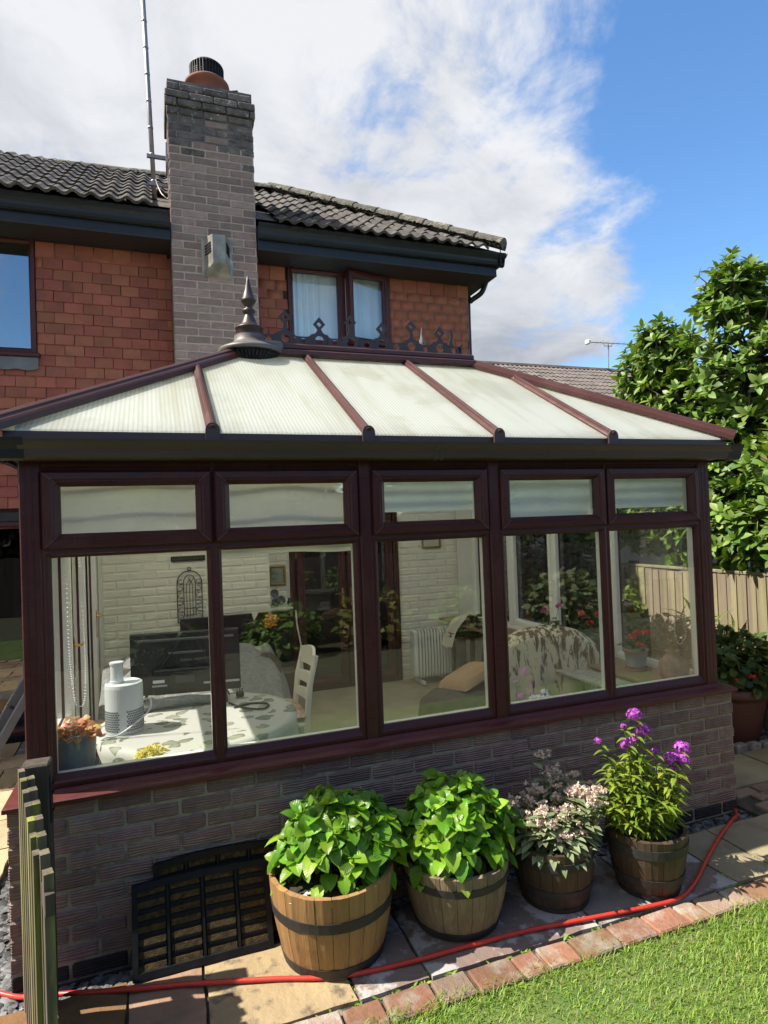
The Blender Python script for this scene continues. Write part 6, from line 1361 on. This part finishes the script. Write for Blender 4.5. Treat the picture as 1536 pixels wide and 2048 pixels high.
# armchair with brindled throw
am = thing('armchair', 'high backed armchair draped with a brindled throw, back to the window', 'armchair', (3.40, 1.25, FZ)); ax = Matrix.Translation((3.36, 1.18, FZ)) @ Matrix.Rotation(rad(-24), 4, 'Z')
b = MB(ax); b.box(-.36, .36, -.1, .55, .08, .42, bev=.05); b.build('seat', 'taupe', am); b = MB(ax); b.box(-.34, .34, -.24, -.06, .15, .88, bev=.07); b.build('backrest', 'taupe', am)
for s in (-1, 1): b = MB(ax); b.box(s*.38-.07, s*.38+.07, -.15, .5, .1, .60, bev=.05); b.build('armrest', 'taupe', am)
b = MB(ax)
def thr(u, v):
    x = -.37+.74*u; k = (abs(2*u-1))**3
    if v < .62: t_ = v/.62; return (x*(1+.05*(1-t_))+.008*math.sin(v*20), -.27-.03*math.sin(u*19+v*3)*(1-t_)-.02*(1-t_), .17+.72*t_-.14*k*t_+(.10*math.sin(u*5.5) if t_ < .05 else 0))
    t_ = (v-.62)/.38; a = t_*math.pi*.62; return (x, -.27+.11*(1-math.cos(a))+.10*t_, .89+.075*math.sin(a)-.14*k-.10*max(0, t_-.6))
b.grid(thr, 36, 40); b.build('brindled_throw', 'throw', None, smooth=True, label='cream and brown brindled hide patterned throw over the armchair back', cat='throw')
def crumple(c, sx, sy, h, ph):
    b = MB(); b.grid(lambda u, v: (c[0]+sx*(2*u-1)+.012*math.sin(v*13+ph), c[1]+sy*(2*v-1)+.012*math.sin(u*11+ph), c[2]+h*(1-abs(2*u-1)**2.2)*(1-abs(2*v-1)**2.2)*(.6+.4*math.sin(u*9+ph)*math.cos(v*8+ph*2))+.010*math.sin(u*37+v*11+ph)+.008*math.sin(v*41-u*17)), 30, 24); return b
crumple((2.93, .60, .635), .10, .12, .16, 1.).build('printed_cloth', 'purple_cloth', None, smooth=True, label='white cloth with purple print heaped near the front sill', cat='cloth')
crumple((3.44, .62, .625), .08, .11, .13, 3.).build('crumpled_cloth', 'label', None, smooth=True, label='plain white crumpled cloth under the throw near the sill', cat='cloth')
bx = thing('storage_box', 'dark upholstered box chair standing below the front sill', 'stool', (3.1, .62, FZ)); b = MB(); b.box(2.78, 3.5, .45, .78, FZ, .60, bev=.03); b.build('body', 'taupe', bx)
# slatted bench along the glazed side
sbn = thing('slatted_bench', 'weathered grey slatted bench below the right hand sill', 'bench', (3.5, .55, FZ))
for i in range(7): b = MB(Matrix.Translation((3.30+.055*i, .66, .80))); b.box(-.021, .021, -.42, .36, -.01, .01, bev=.003); b.build('slat', 'slat', sbn)
for y in (.3, .98):
    b = MB(); b.box(3.28, 3.66, y-.02, y+.02, .755, .789); b.build('bearer', 'slat', sbn)
    for x in (3.30, 3.64): b = MB(); b.box(x-.02, x+.02, y-.02, y+.02, FZ, .754); b.build('leg', 'slat', sbn)
# pots and vase on the right-hand sill
def geranium(cx_, cy_, z, pm, label, plabel, fl_, hs, r=.085, h=.15):
    c = (cx_, cy_, z); t = pot('glazed_pot', label, c, [(0, .016), (r*.72, .016), (r*.76, .03), (r*.96, h*.86), (r*1.02, h*.87), (r*1.03, h), (r*.9, h), (r*.88, h*.9), (0, h*.9)], pm); b = MB(); b.lathe([(0, 0), (r*.95, 0), (r*1.0, .016), (r*.93, .016), (r*.88, .004), (0, .004)], c, 28); b.build('saucer', 'pale_terra', t); b = MB(); b.lathe([(r*1.035, h*.88), (r*1.045, h*.9), (r*1.045, h*.98), (r*1.03, h)], c, 28); b.build('rim_band', 'gold' if pm == 'glaze' else pm, t)
    p = thing('geranium', plabel, 'plant', (cx_, cy_, z+h)); ms = []; st = MB()
    for i in range(46): a = random.random()*6.28; q = random.uniform(.1, 1.1); ms.append(frame_m(Vector((cx_+.08*q*math.cos(a), cy_+.08*q*math.sin(a), z+h+random.uniform(0, .10)*(1.2-q)+.01)), (math.cos(a), math.sin(a), random.uniform(-.2, .5)), (0, 0, 1), random.uniform(.035, .055)))
    leaves(p, PL[0], PL[1], ms, 'pel')
    for dx, dy, dz in hs: P = Vector((cx_+dx, cy_+dy, z+h+dz)); st.tube([(cx_+dx*.2, cy_+dy*.2, z+h), P], .0025, 4); joined('flower_head', FT[0], FT[1], flower_ball(P, .024, 60, .020), fl_, p, kind=None)
    st.build('stems', 'stem', p, kind='stuff')
geranium(3.70, .52, .847, 'glaze', 'blue grey glazed pot on the sill, nearer the corner', 'red geranium in the nearer glazed pot', 'fl_red', [(-.05, -.02, .085), (.02, -.09, .125), (-.02, -.08, .035), (.05, .03, .10)])
geranium(3.70, 1.02, .847, 'zinc', 'zinc grey pot on the sill behind the armchair', 'red geranium behind the draped armchair', 'fl_red', [(-.04, .05, .16), (.02, -.08, .17), (0, .0, .09)], .09, .17)
geranium(3.68, 1.50, .847, 'zinc', 'grey pot farther back on the glazed side sill', 'magenta pink geranium farthest along the sill', 'fl_mag', [(-.03, .06, .17), (.03, -.05, .20), (.0, .12, .14)], .085, .15)
c = (3.70, .17, .847); t = pot('stoneware_vase', 'round mottled stoneware vase in the right front corner of the sill', c, [(0, 0), (.06, 0), (.088, .03), (.10, .075), (.088, .12), (.055, .155), (.038, .175), (.042, .19), (.046, .196), (.036, .2), (.03, .18), (0, .17)], 'stonevase', 'vase')
t = thing('dried_stems', 'thin dried stems standing in the stoneware vase', 'dried flowers', (c[0], c[1], c[2]+.19)); b = MB(); ms = []
for i in range(7):
    e = Vector((c[0]+random.uniform(-.07, .05), c[1]+random.uniform(-.05, .05), c[2]+random.uniform(.32, .46))); b.tube([(c[0], c[1], c[2]+.15), e], .0018, 4); ms += flower_ball(e, .012, 14, .012)
b.build('stalks', 'stem', t, kind='stuff'); joined('florets', FT[0], FT[1], ms, 'fl_pink', t)
b = MB(); b.lathe([(.0385, .176), (.047, .178), (.046, .188)], c, 20)

# ------------------------------------------------------------------ the garden behind the viewer, mirrored in the glass
gf = thing('garden_fence', 'dark stained garden fence across the lawn, mirrored in the windows', 'fence', (3, -6.9, 0))
bb = MB(); bb.box(-.072, .072, -.01, .01, 0, 1.45); fme = bb.mesh('fence_board', 'fence_dark')
for i in range(120): link('fence_board', fme, gf, w=T(-4+.15*i, -6.9+random.uniform(-.004, .004), random.uniform(-.01, .01)))
for z_ in (.3, 1.2): b = MB(); b.box(-4, 14, -6.96, -6.912, z_, z_+.07); b.build('rail', 'fence_dark', gf)
random.seed(61)
for i, (x, r, m_) in enumerate([(.3, .8, 'hedge'), (2.2, .75, 'mag'), (3.7, .9, 'gold_leaf'), (5.3, .8, 'mag'), (7.2, 1.0, 'sed'), (9.5, 1.1, 'mag'), (12.0, 1.1, 'gold_leaf')]):
    shrub('garden_shrub', ['dark rounded shrub at the left end of the far border', 'dark shrub with pink flowers in the far border', 'yellow green spiky shrub in the far border', 'dark shrub beside the spiky one in the far border', 'broad green shrub midway along the far border', 'dense dark shrub right of the middle of the far border', 'golden leaved shrub at the right end of the far border'][i], (x, -6.2, G), (r*.75, .4, r*.5), 420, PL, m_, .14, group='shrubs along the far garden border', flowers=('fl_pink', 8, .04) if i == 1 else None)
for i, (x, y, h) in enumerate([(-2.5, -8.4, 3.3), (1.0, -8.8, 3.0), (4.2, -8.3, 3.5), (7.5, -8.6, 2.9), (10.5, -8.2, 3.4), (14.5, -8, 3.2)]):
    t = thing('garden_tree', ['leafy tree behind the left end of the dark fence', 'leafy tree behind the fence, second from its left end', 'tallest leafy tree behind the middle of the dark fence', 'lowest leafy tree right of the fence middle', 'leafy tree behind the fence, second from its right end', 'leafy tree past the right end of the dark fence'][i], 'tree', (x, y, 0), 'trees behind the dark garden fence'); ms = []
    for _ in range(3200):
        v = Vector((random.gauss(0, 1), random.gauss(0, 1), random.gauss(0, 1))).normalized(); q = random.uniform(.3, 1)**.5; ms.append(frame_m(Vector((x+v.x*2.0*q, y+v.y*1.0*q, h*.62+v.z*h*.55*q+.25*math.sin(x+v.x*6))), v+Vector((random.gauss(0, .7), random.gauss(0, .7), 0)), v+Vector((0, 0, .6)), random.uniform(.22, .40)))
    joined('crown', PL[0], PL[1], ms, 'hedge', t); b = MB(); b.tube([(x, y, -.1), (x, y, h*.6)], [.12, .07], 8); b.build('trunk', 'bark', t)
